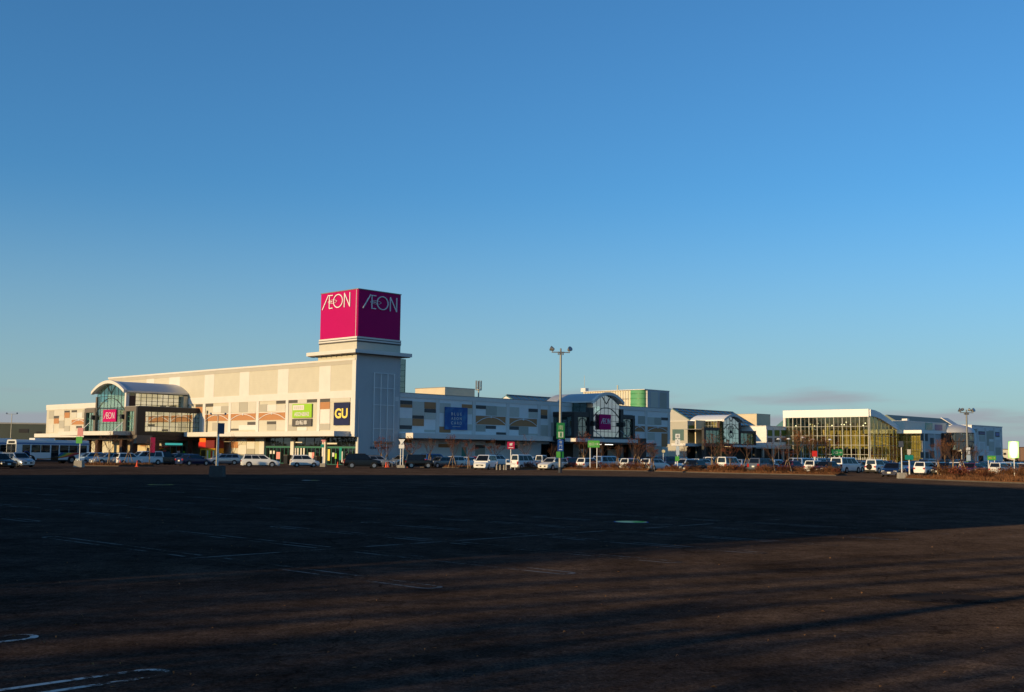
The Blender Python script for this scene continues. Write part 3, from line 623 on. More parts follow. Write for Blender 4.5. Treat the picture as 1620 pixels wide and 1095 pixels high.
# --- the shaded pavilion on the wing
pb = Bld('entrance_pavilion', 'shaded arched glass entrance pavilion with dark frame behind the tall floodlight pole', 'entrance', 43.3, -4.6)
P0 = -4.6; x2u = lambda x: fw(x, 670, P0)[0]
E0, E1 = x2u(937), x2u(980.5); L0, L1 = x2u(907), x2u(1003)
pb.box('interior_wall', interior, E0, E1, 2.2, 2.5, 4.5, 11)
pb.box('lit_sign', lamp_lit, E0+1.6, E0+2.6, -.6, -.5, 9.7, 10.2); pb.box('lit_sign', lamp_lit, E1-1.7, E1-.7, -.6, -.5, 9.55, 10.5)
vault(pb, 'W', E0-.1, E1+.1, 10.9, 1.55, P0-.4, 6, metal_roof, .28, .3)
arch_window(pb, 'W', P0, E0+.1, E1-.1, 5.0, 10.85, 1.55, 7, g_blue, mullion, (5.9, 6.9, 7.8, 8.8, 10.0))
pb.box('side_wall', taupe, E0-.05, E0+.12, P0+1.2, 5.8, 8.7, 10.95); pb.grid('U', E0-.08, P0+1.3, 5.6, 8.9, 10.9, 6, 1, g_blue, mullion)
for a, b_ in ((E0-1.05, E0+.05), (E1-.05, E1+.75)): pb.box('dark_post', black_frame, a, b_, P0-.25, P0+.6, 4.4, 10.0)
pb.box('dark_frame', black_frame, L0, E0-1.0, P0-.2, P0+.5, 8.3, 9.15); pb.box('dark_frame', black_frame, E1+.7, L1, P0-.2, P0+.5, 8.35, 9.0); pb.box('dark_frame', black_frame, L0, L1, P0-.22, P0+.5, 4.3, 5.0)
pb.box('dark_frame', black_frame, L0-.02, L0+1.0, P0-.21, P0+.45, 4.9, 8.4); pb.box('dark_frame', black_frame, L1-.55, L1+.05, P0-.21, P0+.45, 4.9, 8.5)
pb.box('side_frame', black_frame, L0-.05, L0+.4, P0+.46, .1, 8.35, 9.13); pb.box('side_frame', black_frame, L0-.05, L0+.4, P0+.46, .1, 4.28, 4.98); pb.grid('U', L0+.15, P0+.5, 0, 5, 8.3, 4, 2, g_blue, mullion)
pb.box('roof', roof_grey, L0, E0-.1, P0+.3, .5, 9.1, 9.2); pb.box('roof', roof_grey, E1, L1, P0+.3, .5, 9.02, 9.12)
for a, b_ in ((L0+1.0, E0-1.05), (E1+.75, L1-.55)):
    pb.grid('W', P0+.1, a, b_, 5.0, 8.3, 2, 2, g_blue, mullion, .09); g_ = G(); am = (a+b_)/2; rx = (b_-a)/2-.2
    for i in range(18): t, t2 = 2*math.pi*i/18, 2*math.pi*(i+1)/18; g_.tube((am+rx*math.cos(t), P0-.02, 6.65+1.45*math.sin(t)), (am+rx*math.cos(t2), P0-.02, 6.65+1.45*math.sin(t2)), .05, 4)
    pb.put(g_, 'steel_ring', mullion); pb.box('room_wall', interior, a, b_, -.3, -.2, 4.6, 8.8)
speaker_box(pb, E0-.35, P0-.55, 6.9); speaker_box(pb, E1+.3, P0-.55, 6.9)
C0, C1 = fw(911, 698, -7.2)[0], fw(1009, 705, -7.2)[0]
pb.box('canopy', plain_white, C0, C1, -7.2, P0-.2, 4.05, 4.62)
for u_ in (E0-.1, E1-.2): pb.put(G().tube((u_+1.0, -6.6, 4.6), (u_+.1, P0-.2, 6.2), .07, 5), 'canopy_stay', galv)
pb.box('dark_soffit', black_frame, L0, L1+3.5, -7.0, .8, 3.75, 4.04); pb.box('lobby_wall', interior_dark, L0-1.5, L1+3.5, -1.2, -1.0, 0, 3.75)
pb.box('side_porch', brown, L1+.1, L1+4.2, P0+.4, .02, 0, 4.95)
for u_ in (L0+1, E0-.5, E1+.6, L1-.5): pb.box('column', taupe, u_-.35, u_+.35, P0-.1, P0+.6, 0, 4.3)
pb.grid('W', -1.3, E0-.5, E1+.5, .1, 2.9, 7, 1, g_dark, mullion, .08, .12, 'door_pane')
for u_ in (E0+1.2, E0+4.4): pb.box('strip_light', lamp_lit, u_, u_+2.1, -4.0, -3.85, 3.66, 3.74)
pb.box('white_panel', lightgrey, L1-3.4, L1-.9, -1.35, -1.22, .2, 2.9)
s0, s1 = fw(860+695/7.82, 670, P0-.5)[0], fw(860+832/7.82, 670, P0-.5)[0]; zt, zb = fw(958, 656, P0)[1], fw(958, 680, P0)[1]
pb.box('logo_sign', magenta, s0, s1, P0-.55, P0-.35, zb, zt); pb.flat('logo_lettering', logo_mesh((s1-s0)*.84, .95, .06), logo_white, 'W', (s0+s1)/2, P0-.58, (zb+zt)/2+.15)
# ================================================================ mall: middle court with the third pavilion
md = Bld('court_building', 'recessed mall middle with glazed gable roof and green windows behind parked cars', 'building', 123.5, 28)
W3 = 28.0; m3 = lambda x, y=680: fw(x, y, W3)
uA = m3(1087.7)[0]; uB = m3(1212)[0]; uC = 169.0
wbk = fu(1171, 680, uB)[0]
md.box('front_wall', grey, uA, m3(1116)[0], W3, 60, 0, 10.1); md.box('rear_wall', white, m3(1116)[0], uB, wbk, 60, 0, 9.9); md.box('front_wall', white, uB, uC+8, W3, 60, 0, 9.75)
md.box('parapet', plain_white, uA-.1, m3(1116)[0], W3-.1, 60, 10.1, 10.25); md.box('parapet', plain_white, uB-.1, uC+8, W3-.1, 60, 9.75, 9.95)
def px_w(b, name, m, w, x0, x1, y0, y1, t=.06, sc=6.085, ox=1040, oy=600):
    x0, x1, y0, y1 = x0/sc+ox, x1/sc+ox, y0/sc+oy, y1/sc+oy
    return b.onW(name, m, w, fw(x0, (y0+y1)/2, w)[0], fw(x1, (y0+y1)/2, w)[0], fw((x0+x1)/2, y1, w)[1], fw((x0+x1)/2, y0, w)[1], t)
grass_green = mat('green_panel', (.09, .17, .03), .5, .3)
px_w(md, 'green_panel', grass_green, W3, 300, 448, 447, 488); px_w(md, 'window', g_blue, W3, 292, 435, 518, 610); px_w(md, 'dark_frame', black_frame, W3, 290, 470, 490, 516, .2)
for a, b_ in ((1058, 1105), (1127, 1175), (1190, 1240)):
    px_w(md, 'window', grass_green, W3, a, b_, 490, 547); px_w(md, 'window', taupe, W3, a, b_, 566, 606, .05); px_w(md, 'window_frame', plain_white, W3, a-6, b_+6, 549, 562, .10)
for a in (1048, 1110, 1180, 1243): px_w(md, 'pier', plain_white, W3, a, a+9, 475, 650, .12)
for w0_, w1_ in ((fu(1064, 690, uA)[0], fu(1082, 690, uA)[0]),):
    md.onU('window', g_blue, uA, min(w0_, w1_), max(w0_, w1_), 5.5, 8.2)
# canopy and dark arcade
md.box('canopy', plain_white, m3(1062)[0], m3(1103)[0], W3-4, W3, 4.1, 4.75); md.box('canopy', plain_white, m3(1125)[0], m3(1194)[0], W3-7, W3-3, 4.1, 4.6); md.box('canopy', lightgrey, m3(1196)[0], uC+4, W3-1.5, W3, 3.9, 4.8)
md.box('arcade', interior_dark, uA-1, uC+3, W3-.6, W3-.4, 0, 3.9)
for k in range(9): u_ = uA+2+k*5; md.box('column', lightgrey, u_, u_+.5, W3-1.3, W3-.8, 0, 4)
# glazed gable roof
ra, rb = fw(1064, 646.5, 40), fw(1156, 653.6, 40)
md.put(G().extrude([(33, 10.0), (47, 10.0), (40, ra[1])], lambda a, z: (ra[0], a, z), lambda a, z: (rb[0]+1, a, z)), 'glazed_roof', teal_roof)
md.put(G().extrude([(33.3, 10.0), (46.7, 10.0), (40, ra[1]-.2)], lambda a, z: (ra[0]-.15, a, z), lambda a, z: (ra[0]-.02, a, z)), 'gable_end', grey)
for k in range(13): u_ = ra[0]+k*(rb[0]+1-ra[0])/12; md.put(G().tube((u_, 33, 10.06), (u_, 39.9, ra[1]+.04), .07, 4), 'glazing_bar', mullion)
for k in range(1, 5): t = k/5; md.put(G().tube((ra[0], 33+7*t, 10.05+(ra[1]-10)*t), (rb[0]+1, 33+7*t, 10.05+(ra[1]-10)*t), .05, 4), 'glazing_bar', mullion)
md.put(G().tube((ra[0], 40, ra[1]+.06), (rb[0]+1, 40, ra[1]+.06), .14, 5), 'ridge', galv)
q0, q1 = fw(1197, 655, 48), fw(1218.6, 657, 48); wq = fu(1160, 655, q0[0])[0]
ph = md.box('penthouse', MATS['penthouse_tiles'], q0[0], q1[0], 48, wq, 9.5, q0[1]); md.box('coping', galv, q0[0]-.06, q1[0]+.06, 47.94, wq+.06, q0[1], q0[1]+.12, ph)
for k in range(3): md.put(G().tube((q0[0]-2, 50+k*2.5, 9.9), (q0[0]-2, 50+k*2.5, 10.7), .45, 8), 'roof_vent', galv)

pc = Bld('entrance_pavilion', 'small arched glass entrance pavilion with oval emblem in the mall\'s recessed middle', 'entrance', fw(1120, 690, 22)[0], 22)
W4 = 22.0; k4 = lambda x, y=690: fw(x, y, W4)[0]
E0, E1 = k4(1144.5), k4(1168.5)
pc.box('interior_wall', interior, E0-5, E1+6, 26.5, 26.8, 4.5, 10.4)
zs = fw(1156, 666, W4)[1]; zt = fw(1156, 657.5, W4)[1]
vault(pc, 'W', E0-.4, E1+.4, zs-.1, zt-zs, W4-.5, 31, white_metal, .3, .5)
arch_window(pc, 'W', W4, E0, E1, 4.9, zs-.1, zt-zs, 5, g_blue, mullion, (6.2, 7.4, 8.6, 9.5))
g_ = G(); am = (E0+E1)/2; zc = fw(1156, 683, W4)[1]
for i in range(20): t, t2 = 2*math.pi*i/20, 2*math.pi*(i+1)/20; g_.tube((am+.95*math.cos(t), W4-.25, zc+1.4*math.sin(t)), (am+.95*math.cos(t2), W4-.25, zc+1.4*math.sin(t2)), .09, 5)
g_.extrude([(am-.45, zc-.4), (am+.45, zc-.4), (am, zc+.75)], lambda a, z: (a, W4-.3, z), lambda a, z: (a, W4-.18, z)); pc.put(g_, 'oval_emblem', mullion)
pc.box('pillar', brown, E0-1.5, E0-.05, W4-.1, W4+.7, 4.4, zs-.4); pc.box('pillar', brown, E1+.05, E1+.9, W4-.1, W4+.7, 4.4, zs-.3)
pc.grid('U', E0-1.2, W4+1, 28, zs-2.3, zs-.2, 6, 2, g_hall, pale_mullion); pc.box('room_wall', interior, E0+1, E0+1.2, W4+1, 28, 8.3, zs)
f0, f1 = k4(1113), k4(1195)
for a, b_, z0_, z1_ in ((f0, E0-1.5, 7.9, 8.6), (E1+.9, f1, 7.5, 8.1), (f0, f1, 4.2, 4.85)): pc.box('dark_frame', black_frame, a, b_, W4-.15, W4+.5, z0_, z1_)
for a in (f0, f1-.7): pc.box('dark_frame', black_frame, a, a+.8, W4-.16, W4+.51, 0, 8.2)
pc.grid('W', W4, f0+.8, E0-1.5, 4.85, 7.9, 4, 3, g_blue, mullion); pc.grid('W', W4, E1+.9, f1-.7, 4.85, 7.5, 4, 3, g_blue, mullion)
pc.box('roof', roof_grey, f0, f1, W4+.3, 28, 8.1, 8.2); pc.box('lobby', interior_dark, f0+1, f1-1, W4+2, W4+2.2, 0, 4.2)

# ================================================================ mall: the big glass hall
gh = Bld('glass_hall', 'tall glass-fronted hall with bright white curved fascia, sun lighting its interior', 'building', 169, 3.9)
u0 = 169.0; w0 = 3.9; w1 = fu(1240, 655, u0)[0]; zt = 14.1; zf = 12.25
prof = [(169.0, 14.1), (171.5, 13.95), (174.5, 13.4), (178, 12.4), (182, 11.15), (187, 9.7)]
def curve(u_):
    for (a, za), (b_, zb_) in zip(prof, prof[1:]):
        if u_ <= b_: return za+(zb_-za)*(u_-a)/(b_-a)
    return prof[-1][1]
gh.put(G().extrude(prof+[(p, z-.35) for p, z in prof[::-1]], lambda a, z: (a, w0+.2, z), lambda a, z: (a, w1, z)), 'curved_roof', metal_roof, None, 30)
gh.box('front_fascia', bright_white, u0-.45, u0+.02, w0-.05, w1, zf, zt+.12)
gh.put(G().extrude(prof+[(p, z-1.75+.6*(p-169)/18) for p, z in prof[::-1]], lambda a, z: (a, w0-.4, z+.03), lambda a, z: (a, w0+.18, z+.03)), 'side_fascia', bright_white, None, 30)
gh.box('end_pier', plain_white, u0-.4, u0+.4, w1-.7, w1, 9.0, zf)
nw = 10
for i in range(nw):
    a, b_ = w0+.3+(w1-w0-.6)*i/nw, w0+.3+(w1-w0-.6)*(i+1)/nw
    for j in range(5): z_, zz = .2+(zf-.2)*j/5, .2+(zf-.2)*(j+1)/5; gh.box('pane', g_hall, u0+.05, u0+.07, a+.05, b_-.05, z_+.04, zz-.04)
for i in range(nw+1): a = w0+.3+(w1-w0-.6)*i/nw; gh.box('mullion', pale_mullion, u0-.05, u0+.3, a-.09, a+.09, 0, zf)
for i in range(nw): a = w0+.3+(w1-w0-.6)*(i+.5)/nw; gh.box('thin_mullion', pale_mullion, u0+.0, u0+.1, a-.03, a+.03, 0, zf)
for j in range(6): z_ = .2+(zf-.2)*j/5; gh.box('transom', pale_mullion, u0, u0+.12, w0+.2, w1-.2, z_-.05, z_+.05)
ns = 8
for i in range(ns):
    a, b_ = u0+.4+17.4*i/ns, u0+.4+17.4*(i+1)/ns; t0 = min(curve(a), curve(b_))-1.5
    for j in range(4):
        z_, zz = .2+(t0-.2)*j/4, .2+(t0-.2)*(j+1)/4; gh.box('pane', g_hall, a+.05, b_-.05, w0+.04, w0+.06, z_+.04, zz-.04)
    gh.box('mullion', pale_mullion, a-.07, a+.07, w0-.02, w0+.22, 0, curve(a)-1.2)
for z_ in (2.6, 5.0, 7.4): gh.box('transom', pale_mullion, u0+.3, u0+17.8, w0-.01, w0+.1, z_-.05, z_+.05)
gh.box('back_wall', interior, 186.5, 186.8, w0+.4, w1, 0, 9.4); gh.box('floor', interior, u0+.3, 186.4, w0+.3, w1, .02, .12); gh.box('gallery', interior, 178, 186.4, w0+4, w1, 4.2, 4.7)
gh.box('end_wall', interior, u0+.5, 186.4, w1-.3, w1, 0, 9.4)
for k in range(6): gh.box('column', plain_white, 176, 176.5, w0+2+k*4.4, w0+2.5+k*4.4, .1, 10.8)
shops = [mat('shop_brown', (.10, .05, .03), .7), interior_dark, orange, mat('shop_yellow', (.5, .38, .08), .7), mat('shop_red', (.3, .05, .03), .7), grey]
for k in range(9): gh.box('shop_front', shops[k % 6], 186.3, 186.48, w0+1.2+k*2.7, w0+3.3+k*2.7, .2, 3.4 if k % 3 else 8.2)
for k in range(3): gh.box('kiosk', shops[(k*2+1) % 6], 172.5, 174.5, w0+10+k*5, w0+13+k*5, .12, 3.2+k)
random.seed(3)
for k in range(13):
    lp = G(); c_ = Vector((174+random.uniform(-3.5, 6), w0+1.8+k*1.8, random.uniform(10.2, 11.1))); c_.z = min(c_.z, curve(c_.x)-1)
    lp.loft([[(c_.x+.17*math.sin(p)*math.cos(a*math.pi/3), c_.y+.17*math.sin(p)*math.sin(a*math.pi/3), c_.z+.17*math.cos(p)) for a in range(6)] for p in (.2, .8, 1.57, 2.3, 2.95)])
    gh.put(lp, 'pendant_lamp', lamp_lit)
gh.put(G().extrude([(w1+.1, 8.5), (w1+6.5, 8.5), (w1+.1, 13.2)], lambda a, z: (172, a, z), lambda a, z: (184, a, z)), 'glazed_slope', teal_roof)

# ================================================================ mall: right-hand blocks
rb_ = Bld('glazed_corner_block', 'low glazed corner block with white lit fascia right of the glass hall', 'building', 184.3, -3)
H = 184.3; WF = -3.0; wE = 3.7; ZH = fw(1450, 680, WF)[1]
rb_.box('fascia', bright_white, H-.3, 211.9, WF-.1, wE, ZH-.85, ZH)
for i in range(5):
    a, b_ = WF+.15+i*1.3, WF+.15+(i+1)*1.3
    for j in range(4): rb_.box('pane', g_hall, H+.05, H+.07, a+.04, b_-.04, .3+j*1.95, 2.15+j*1.95)
    rb_.box('mullion', mullion, H-.03, H+.15, a-.04, a+.04, 0, ZH-.85)
for j in range(1, 4): rb_.box('transom', mullion, H-.02, H+.12, WF, wE, j*1.95+.17, j*1.95+.27)
rb_.box('back_wall', interior, H+3, H+3.2, WF+.5, wE, 0, ZH-.9); rb_.box('front_wall', bluegrey, H+.2, 211.9, WF, WF+.45, 0, ZH-.85); rb_.box('rear_block', lightgrey, 188, 211.9, 4, 40, 0, 9.3); rb_.box('roof', roof_grey, H, 211.9, WF, 4, ZH-.95, ZH-.86)
px8 = lambda b, name, m, w, x0, x1, y0, y1, t=.06: px_w(b, name, m, w, x0, x1, y0, y1, t, 6.08, 1400, 600)
for r_ in ((340, 370, 525, 592), (385, 411, 525, 595), (435, 470, 565, 655), (430, 475, 690, 760), (340, 420, 700, 760)): px8(rb_, 'window', dark, WF, *r_)
px8(rb_, 'pier', plain_white, WF, 372, 383, 520, 760, .1); px8(rb_, 'pier', plain_white, WF, 472, 484, 520, 760, .1)
# roof volumes behind
v0, v1 = fw(1431, 666.5, 2), fw(1497, 672, 2)
rb_.box('roof_storey', lightgrey, v0[0], v1[0], 2, 14, ZH-.9, v0[1]); rb_.box('coping', plain_white, v0[0]-.15, v1[0]+.1, 1.9, 14.1, v0[1], v0[1]+.18)
px8(rb_, 'teal_panel', sign_teal, 2, 388, 455, 418, 488, .08); px8(rb_, 'poster', mat('poster_mauve', (.22, .16, .24), .6), 2, 480, 550, 438, 492, .08)
rg0, rg1 = fw(1402, 656, 34), fw(1489, 655.5, 34); zr = min(rg0[1], rg1[1])
rb_.put(G().extrude([(26, 10.6), (42, 10.6), (34, zr)], lambda a, z: (rg0[0], a, z), lambda a, z: (rg1[0], a, z)), 'gable_roof', green_slate)
rb_.put(G().extrude([(25.6, 10.4), (42.4, 10.4), (34, zr+.3)], lambda a, z: (rg1[0], a, z), lambda a, z: (rg1[0]+5.5, a, z)), 'white_gable', plain_white)
rb_.box('roof_unit', plain_white, v0[0]+6, v0[0]+7.3, 4, 5.5, v0[1]+.1, v0[1]+.9)

fa = Bld('far_anchor_store', 'shaded anchor store with coloured upright panels at the mall\'s far right end', 'building', 212, -5)
zA = 11.0
fa.box('wall', white, 212, 234.2, -5, 3, 0, zA); fa.box('wall', white, 224, 234.2, 3, 40, 0, zA-.1); fa.box('coping', plain_white, 211.85, 234.3, -5.15, 3.05, zA-.02, zA+.2)
for x0, x1, y0, y1, c_ in ((835,885,478,510,'g'),(900,965,502,535,'d'),(905,960,540,600,'l'),(915,952,612,690,'w'),(975,1000,500,640,'g'),(1000,1045,495,575,'g'),(1062,1100,508,555,'d'),(1065,1105,585,655,'w'),(1060,1118,657,730,'g'),(905,940,735,800,'d'),(1000,1045,600,690,'l')): px8(fa, 'panel', PC[c_], -5, x0, x1, y0, y1)
px8(fa, 'blue_sign', sign_blue, -5, 1065, 1095, 515, 545, .1); px8(fa, 'mauve_sign', MATS['poster_mauve'], -5, 905, 960, 510, 530, .1)
for x in (890, 968, 1052, 1118): px8(fa, 'pier', plain_white, -5, x-6, x+6, 470, 740, .12)
fa.onU('fascia', plain_white, 212, -4.5, 2.8, 8.6, 9.6, .3); fa.onU('brown_cladding', brown, 212, -4.3, 2.8, 0, 8.4, .1)
c0_, c1_ = fw(1521, 717, -6.6)[0], fw(1555, 717, -6.6)[0]; fa.box('canopy', plain_white, c0_, c1_, -6.6, -5, 3.8, 4.3)
for k in range(3): fa.box('column', lightgrey, c0_+.8+k*4, c0_+1.0+k*4, -6.4, -6.2, 0, 3.8)
px8(fa, 'door', interior_dark, -5, 900, 945, 735, 800, .08)
# half-round glass entrance in the corner
hv = Bld('round_glass_entrance', 'half-round glass entrance with domed roof beside the far anchor store', 'entrance', fw(1512, 700, -3.6)[0], -3.6)
HW = -3.6; ce = fw(1512, 700, HW)[0]; rr = 4.6
for i in range(8):
    a, b_ = R(180+22.5*i), R(180+22.5*(i+1))
    for j in range(2):
        z_, zz = 4.2+j*2.3, 6.4+j*2.3
        hv.put(G().add([(ce+rr*math.cos(a), HW+rr*math.sin(a), z_), (ce+rr*math.cos(b_), HW+rr*math.sin(b_), z_), (ce+rr*math.cos(b_), HW+rr*math.sin(b_), zz), (ce+rr*math.cos(a), HW+rr*math.sin(a), zz)], [(0,1,2,3)]), 'pane', g_blue)
    hv.put(G().tube((ce+rr*math.cos(a), HW+rr*math.sin(a), 0), (ce+rr*math.cos(a), HW+rr*math.sin(a), 8.7), .09, 5), 'mullion', mullion)
for z_ in (4.15, 6.45, 8.75):
    g_ = G()
    for i in range(16): a, b_ = R(180+11.25*i), R(180+11.25*(i+1)); g_.tube((ce+rr*math.cos(a), HW+rr*math.sin(a), z_), (ce+rr*math.cos(b_), HW+rr*math.sin(b_), z_), .12, 5)
    hv.put(g_, 'ring_beam', mullion)
g_ = G(); g_.loft([[(ce+(rr+.5)*math.cos(p)*math.cos(R(175+10.6*i)), HW+(rr+.5)*math.cos(p)*math.sin(R(175+10.6*i)), 8.8+2.3*math.sin(p)) for i in range(18)] for p in (0, .35, .7, 1.05, 1.4)], False, False); hv.put(g_, 'dome_roof', metal_roof, None, 50)
hv.box('back_wall', brown, ce-rr-3.5, ce+rr-.2, HW+.1, HW+.5, 0, 8.6); hv.put(G().tube((ce, HW+.2, 4.0), (ce, HW+.2, 4.2), rr-.2, 20), 'floor_slab', interior_dark)
hv.box('side_wall', brown, ce-rr-3.4, ce-rr-.3, HW-.6, HW+.05, 0, 8.3)

# ================================================================ buildings beyond the lot
def far_house(name, label, loc, rz, sx, sy, h, m, wins, roofm=None, winm=None):
    t = thing(name, label, 'building', loc, rz)
    G().box(-sx/2, sx/2, -sy/2, sy/2, 0, h).obj('wall', m, t); G().box(-sx/2-.2, sx/2+.2, -sy/2-.2, sy/2+.2, h, h+.35).obj('roof', roofm or roof_grey, t)
    for x, z, w_, hh in wins: G().box(x-w_/2, x+w_/2, -sy/2-.06, -sy/2+.05, z, z+hh).obj('window', winm or black_frame, t)
    return t
x, y = col_at(27, 268)
far_house('warehouse', 'dark green warehouse with two small windows behind the buses', (x-6, y+6, 0), R(6), 24, 12, 7.6, mat('dark_green_sheet', (.055, .07, .06), .6, .3, var=.1, vscale=.3), [(-2.5, 5.7, 2, .9), (6.3, 5.6, 2.2, .9), (9.8, 5.5, 1.2, .4), (-8, 0, 3, 3)])
x, y = col_at(-66, 165)
far_house('office_building', 'blue-green building cut off by the left edge of the picture', (x-4.2, y, 0), R(10), 15.4, 10, 7.6, mat('teal_sheet', (.03, .12, .15), .6, .3, var=.1, vscale=.4), [(-5+3*k, 1+3.2*j, 1.6, 1.6) for k in range(4) for j in range(2)])
for i, (px, Y, sx, h, lab, m_) in enumerate(((1600, 640, 16, 7, 'small pale house under the distant trees, left one', lightgrey), (1635, 620, 14, 8, 'small brown-roofed house at the right picture edge far away', mat('house_brown', (.22, .13, .09), .8)))):
    x, y = col_at(px, Y); far_house('house', lab, (x, y, 0), R(-15), sx, 9, h, m_, [(-4, 1, 1.5, 1.4), (2, 1, 1.5, 1.4), (-4, 4, 1.5, 1.2), (2, 4, 1.5, 1.2)], brown)
# the big shed on the left, out of the picture, whose long shadow lies across the lot
t = thing('storage_shed', 'large gabled storage shed left of the lot, outside the picture', 'building', (0, 0, 0), SUN_AZ)
SH = [(17.9, 0), (17.9, 7.8), (19.8, 8.0), (20.0, 9.3), (40, 12.3), (62, 13.2), (80, 11.4), (89.5, 7.2), (89.5, 0)]
SH = [(p, z*math.tan(SUN_EL)/.1405) for p, z in SH]
G().extrude(SH, lambda p, z: (-42, p, z), lambda p, z: (-12, p, z)).obj('shed_body', mat('shed_sheet', (.32, .31, .29), .7, .2, var=.1, vscale=.2), t)
for k in range(5): G().box(-12.02, -11.9, 24+k*12, 30+k*12, 0, 4.5).obj('roller_door', galv, t)
for k in range(6): G().box(-12.02, -11.92, 22+k*10, 26+k*10, 6, 7.4).obj('window', black_frame, t)

# ================================================================ signs fixed to the store
def wall_sign(name, label, face, u, w, z, sx, sz, m, th=.14, group=None):
    x, y = xy(u, w); r_ = thing(name, label, 'sign', (x, y, z), TH + (0 if face == 'W' else R(-90)), group)
    G().box(-sx/2, sx/2, -th, 0.0, -sz/2, sz/2).obj('board', m, r_); return r_
def sign_part(r_, name, m, x0, x1, z0, z1, y=-.16): return G().box(x0, x1, y-.015, y+.015, z0, z1).obj(name, m, r_)
def sign_text(r_, body, m, w, h, x=0, z=0, y=-.165, name='lettering', bold=0.):
    me = text_mesh(body, w, h, .03, bold); me.materials.append(m); o = link(name, me, r_); o.location = (x, y, z); o.rotation_euler = (R(90), 0, 0); return o
def wall_px(face, plane, x0, x1, y0, y1):
    fn = fu if face == 'U' else fw; ym, xm = (y0+y1)/2, (x0+x1)/2; a, b_ = fn(x0, ym, plane)[0], fn(x1, ym, plane)[0]; z1, z0 = fn(xm, y0, plane)[1], fn(xm, y1, plane)[1]
    return (a+b_)/2, (z0+z1)/2, abs(a-b_), z1-z0
a, z, sx, sz = wall_px('U', -.1, 529.2, 553.8, 636.7, 672.8)
r_ = wall_sign('wall_sign', 'navy wall sign with big yellow letters near the tower corner', 'U', -.12, a, z, sx, sz, navy); sign_text(r_, 'GU', yellow, sx*.82, sz*.44, 0, .02*sz, bold=.03)
a, z, sx, sz = wall_px('U', -.1, 463.8, 494.2, 639.2, 661)
r_ = wall_sign('wall_sign', 'lime green bicycle shop sign above the dark board', 'U', -.12, a, z, sx, sz, lime)
sign_part(r_, 'white_field', plain_white, -sx*.46, sx*.12, .06*sz, .42*sz); [sign_part(r_, 'mark', lightgrey, -sx*.40+k*sx*.10, -sx*.34+k*sx*.10, .14*sz, .34*sz, -.185) for k in range(5)]
sign_text(r_, 'AEONBIKE', plain_white, sx*.78, sz*.28, 0, -sz*.24, bold=.02)
a, z, sx, sz = wall_px('U', -.1, 463.4, 493.8, 662.6, 674.6)
r_ = wall_sign('wall_sign', 'dark grey board with three white characters below the lime sign', 'U', -.12, a, z, sx, sz, dark); sign_text(r_, '自転車', plain_white, sx*.58, sz*.58, bold=.01)
a, z, sx, sz = wall_px('W', -.1, 703, 738.6, 644.6, 680)
def banner_mat():
    m = bpy.data.materials.new('banner_blue'); m.use_nodes = True; n, l = m.node_tree.nodes, m.node_tree.links; p = n['Principled BSDF']; p.inputs['Roughness'].default_value = .6
    t = n.new('ShaderNodeTexCoord'); a = n.new('ShaderNodeTexNoise'); a.inputs['Scale'].default_value = .9; a.inputs['Detail'].default_value = 3; l.new(t.outputs['Object'], a.inputs['Vector'])
    r = n.new('ShaderNodeValToRGB'); r.color_ramp.elements[0].position = .45; r.color_ramp.elements[0].color = (.004, .075, .27, 1); r.color_ramp.elements[1].position = .75; r.color_ramp.elements[1].color = (.05, .20, .38, 1)
    l.new(a.outputs['Fac'], r.inputs[0]); l.new(r.outputs[0], p.inputs['Base Color']); return m
r_ = wall_sign('wall_banner', 'square blue banner with three rows of white letters on the shaded wing', 'W', a, -.12, z, sx, sz, banner_mat())
for k, s_ in enumerate(('B L U E', 'A E O N', 'C A R D')): sign_text(r_, s_, plain_white, sx*.46, sz*.13, 0, sz*(.20-.20*k))
sign_part(r_, 'small_print', MATS['light_grey_panel'], -sx*.17, sx*.17, -sz*.37, -sz*.35)
a, z, sx, sz = wall_px('W', -.2, 583, 614, 704, 713)
r_ = wall_sign('wall_lettering', 'small dark lettering with a pale mark at the tower\'s shaded foot', 'W', a, -.24, z, .25, .35, logo_white, .05); [sign_part(r_, 'letter', sign_back, -sx*.42+k*sx*.11, -sx*.36+k*sx*.11, -.17, .17, -.06) for k in range(9) if k != 3]
# lottery booth of orange, red and yellow under the canopy
a = fu(328, 715, -1.6)[0]; x, y = xy(-1.6, a); bo = thing('ticket_booth', 'small yellow and red ticket booth under the canopy near the pavilion', 'booth', (x, y, 0), TH)
yel = mat('booth_yellow', (.75, .36, .02), .6, .3); G().box(0, 1.6, -2.4, 2.2, 0, 2.3).obj('cabin', yel, bo); G().box(-.25, 1.6, .2, 2.4, 2.3, 3.3).obj('red_fascia', sign_red, bo); G().box(-.2, 1.6, .3, 2.2, 3.3, 4.0).obj('orange_top', mat('booth_orange', (.8, .20, .02), .6), bo)
G().box(-.25, 1.5, -2.5, .18, 2.3, 3.6).obj('side_fascia', mat('booth_dark_red', (.18, .02, .02), .6), bo); G().box(-.04, .02, .5, 1.9, .9, 2.0).obj('counter_window', g_dark, bo); G().box(-.3, .02, .4, 2.0, .8, .9).obj('counter', plain_white, bo)
for k in range(4): G().box(-.05, .01, -2.1+k*.6, -1.75+k*.6, .5, 1.9).obj('poster', (plain_white, sign_red, lime, plain_white)[k], bo)
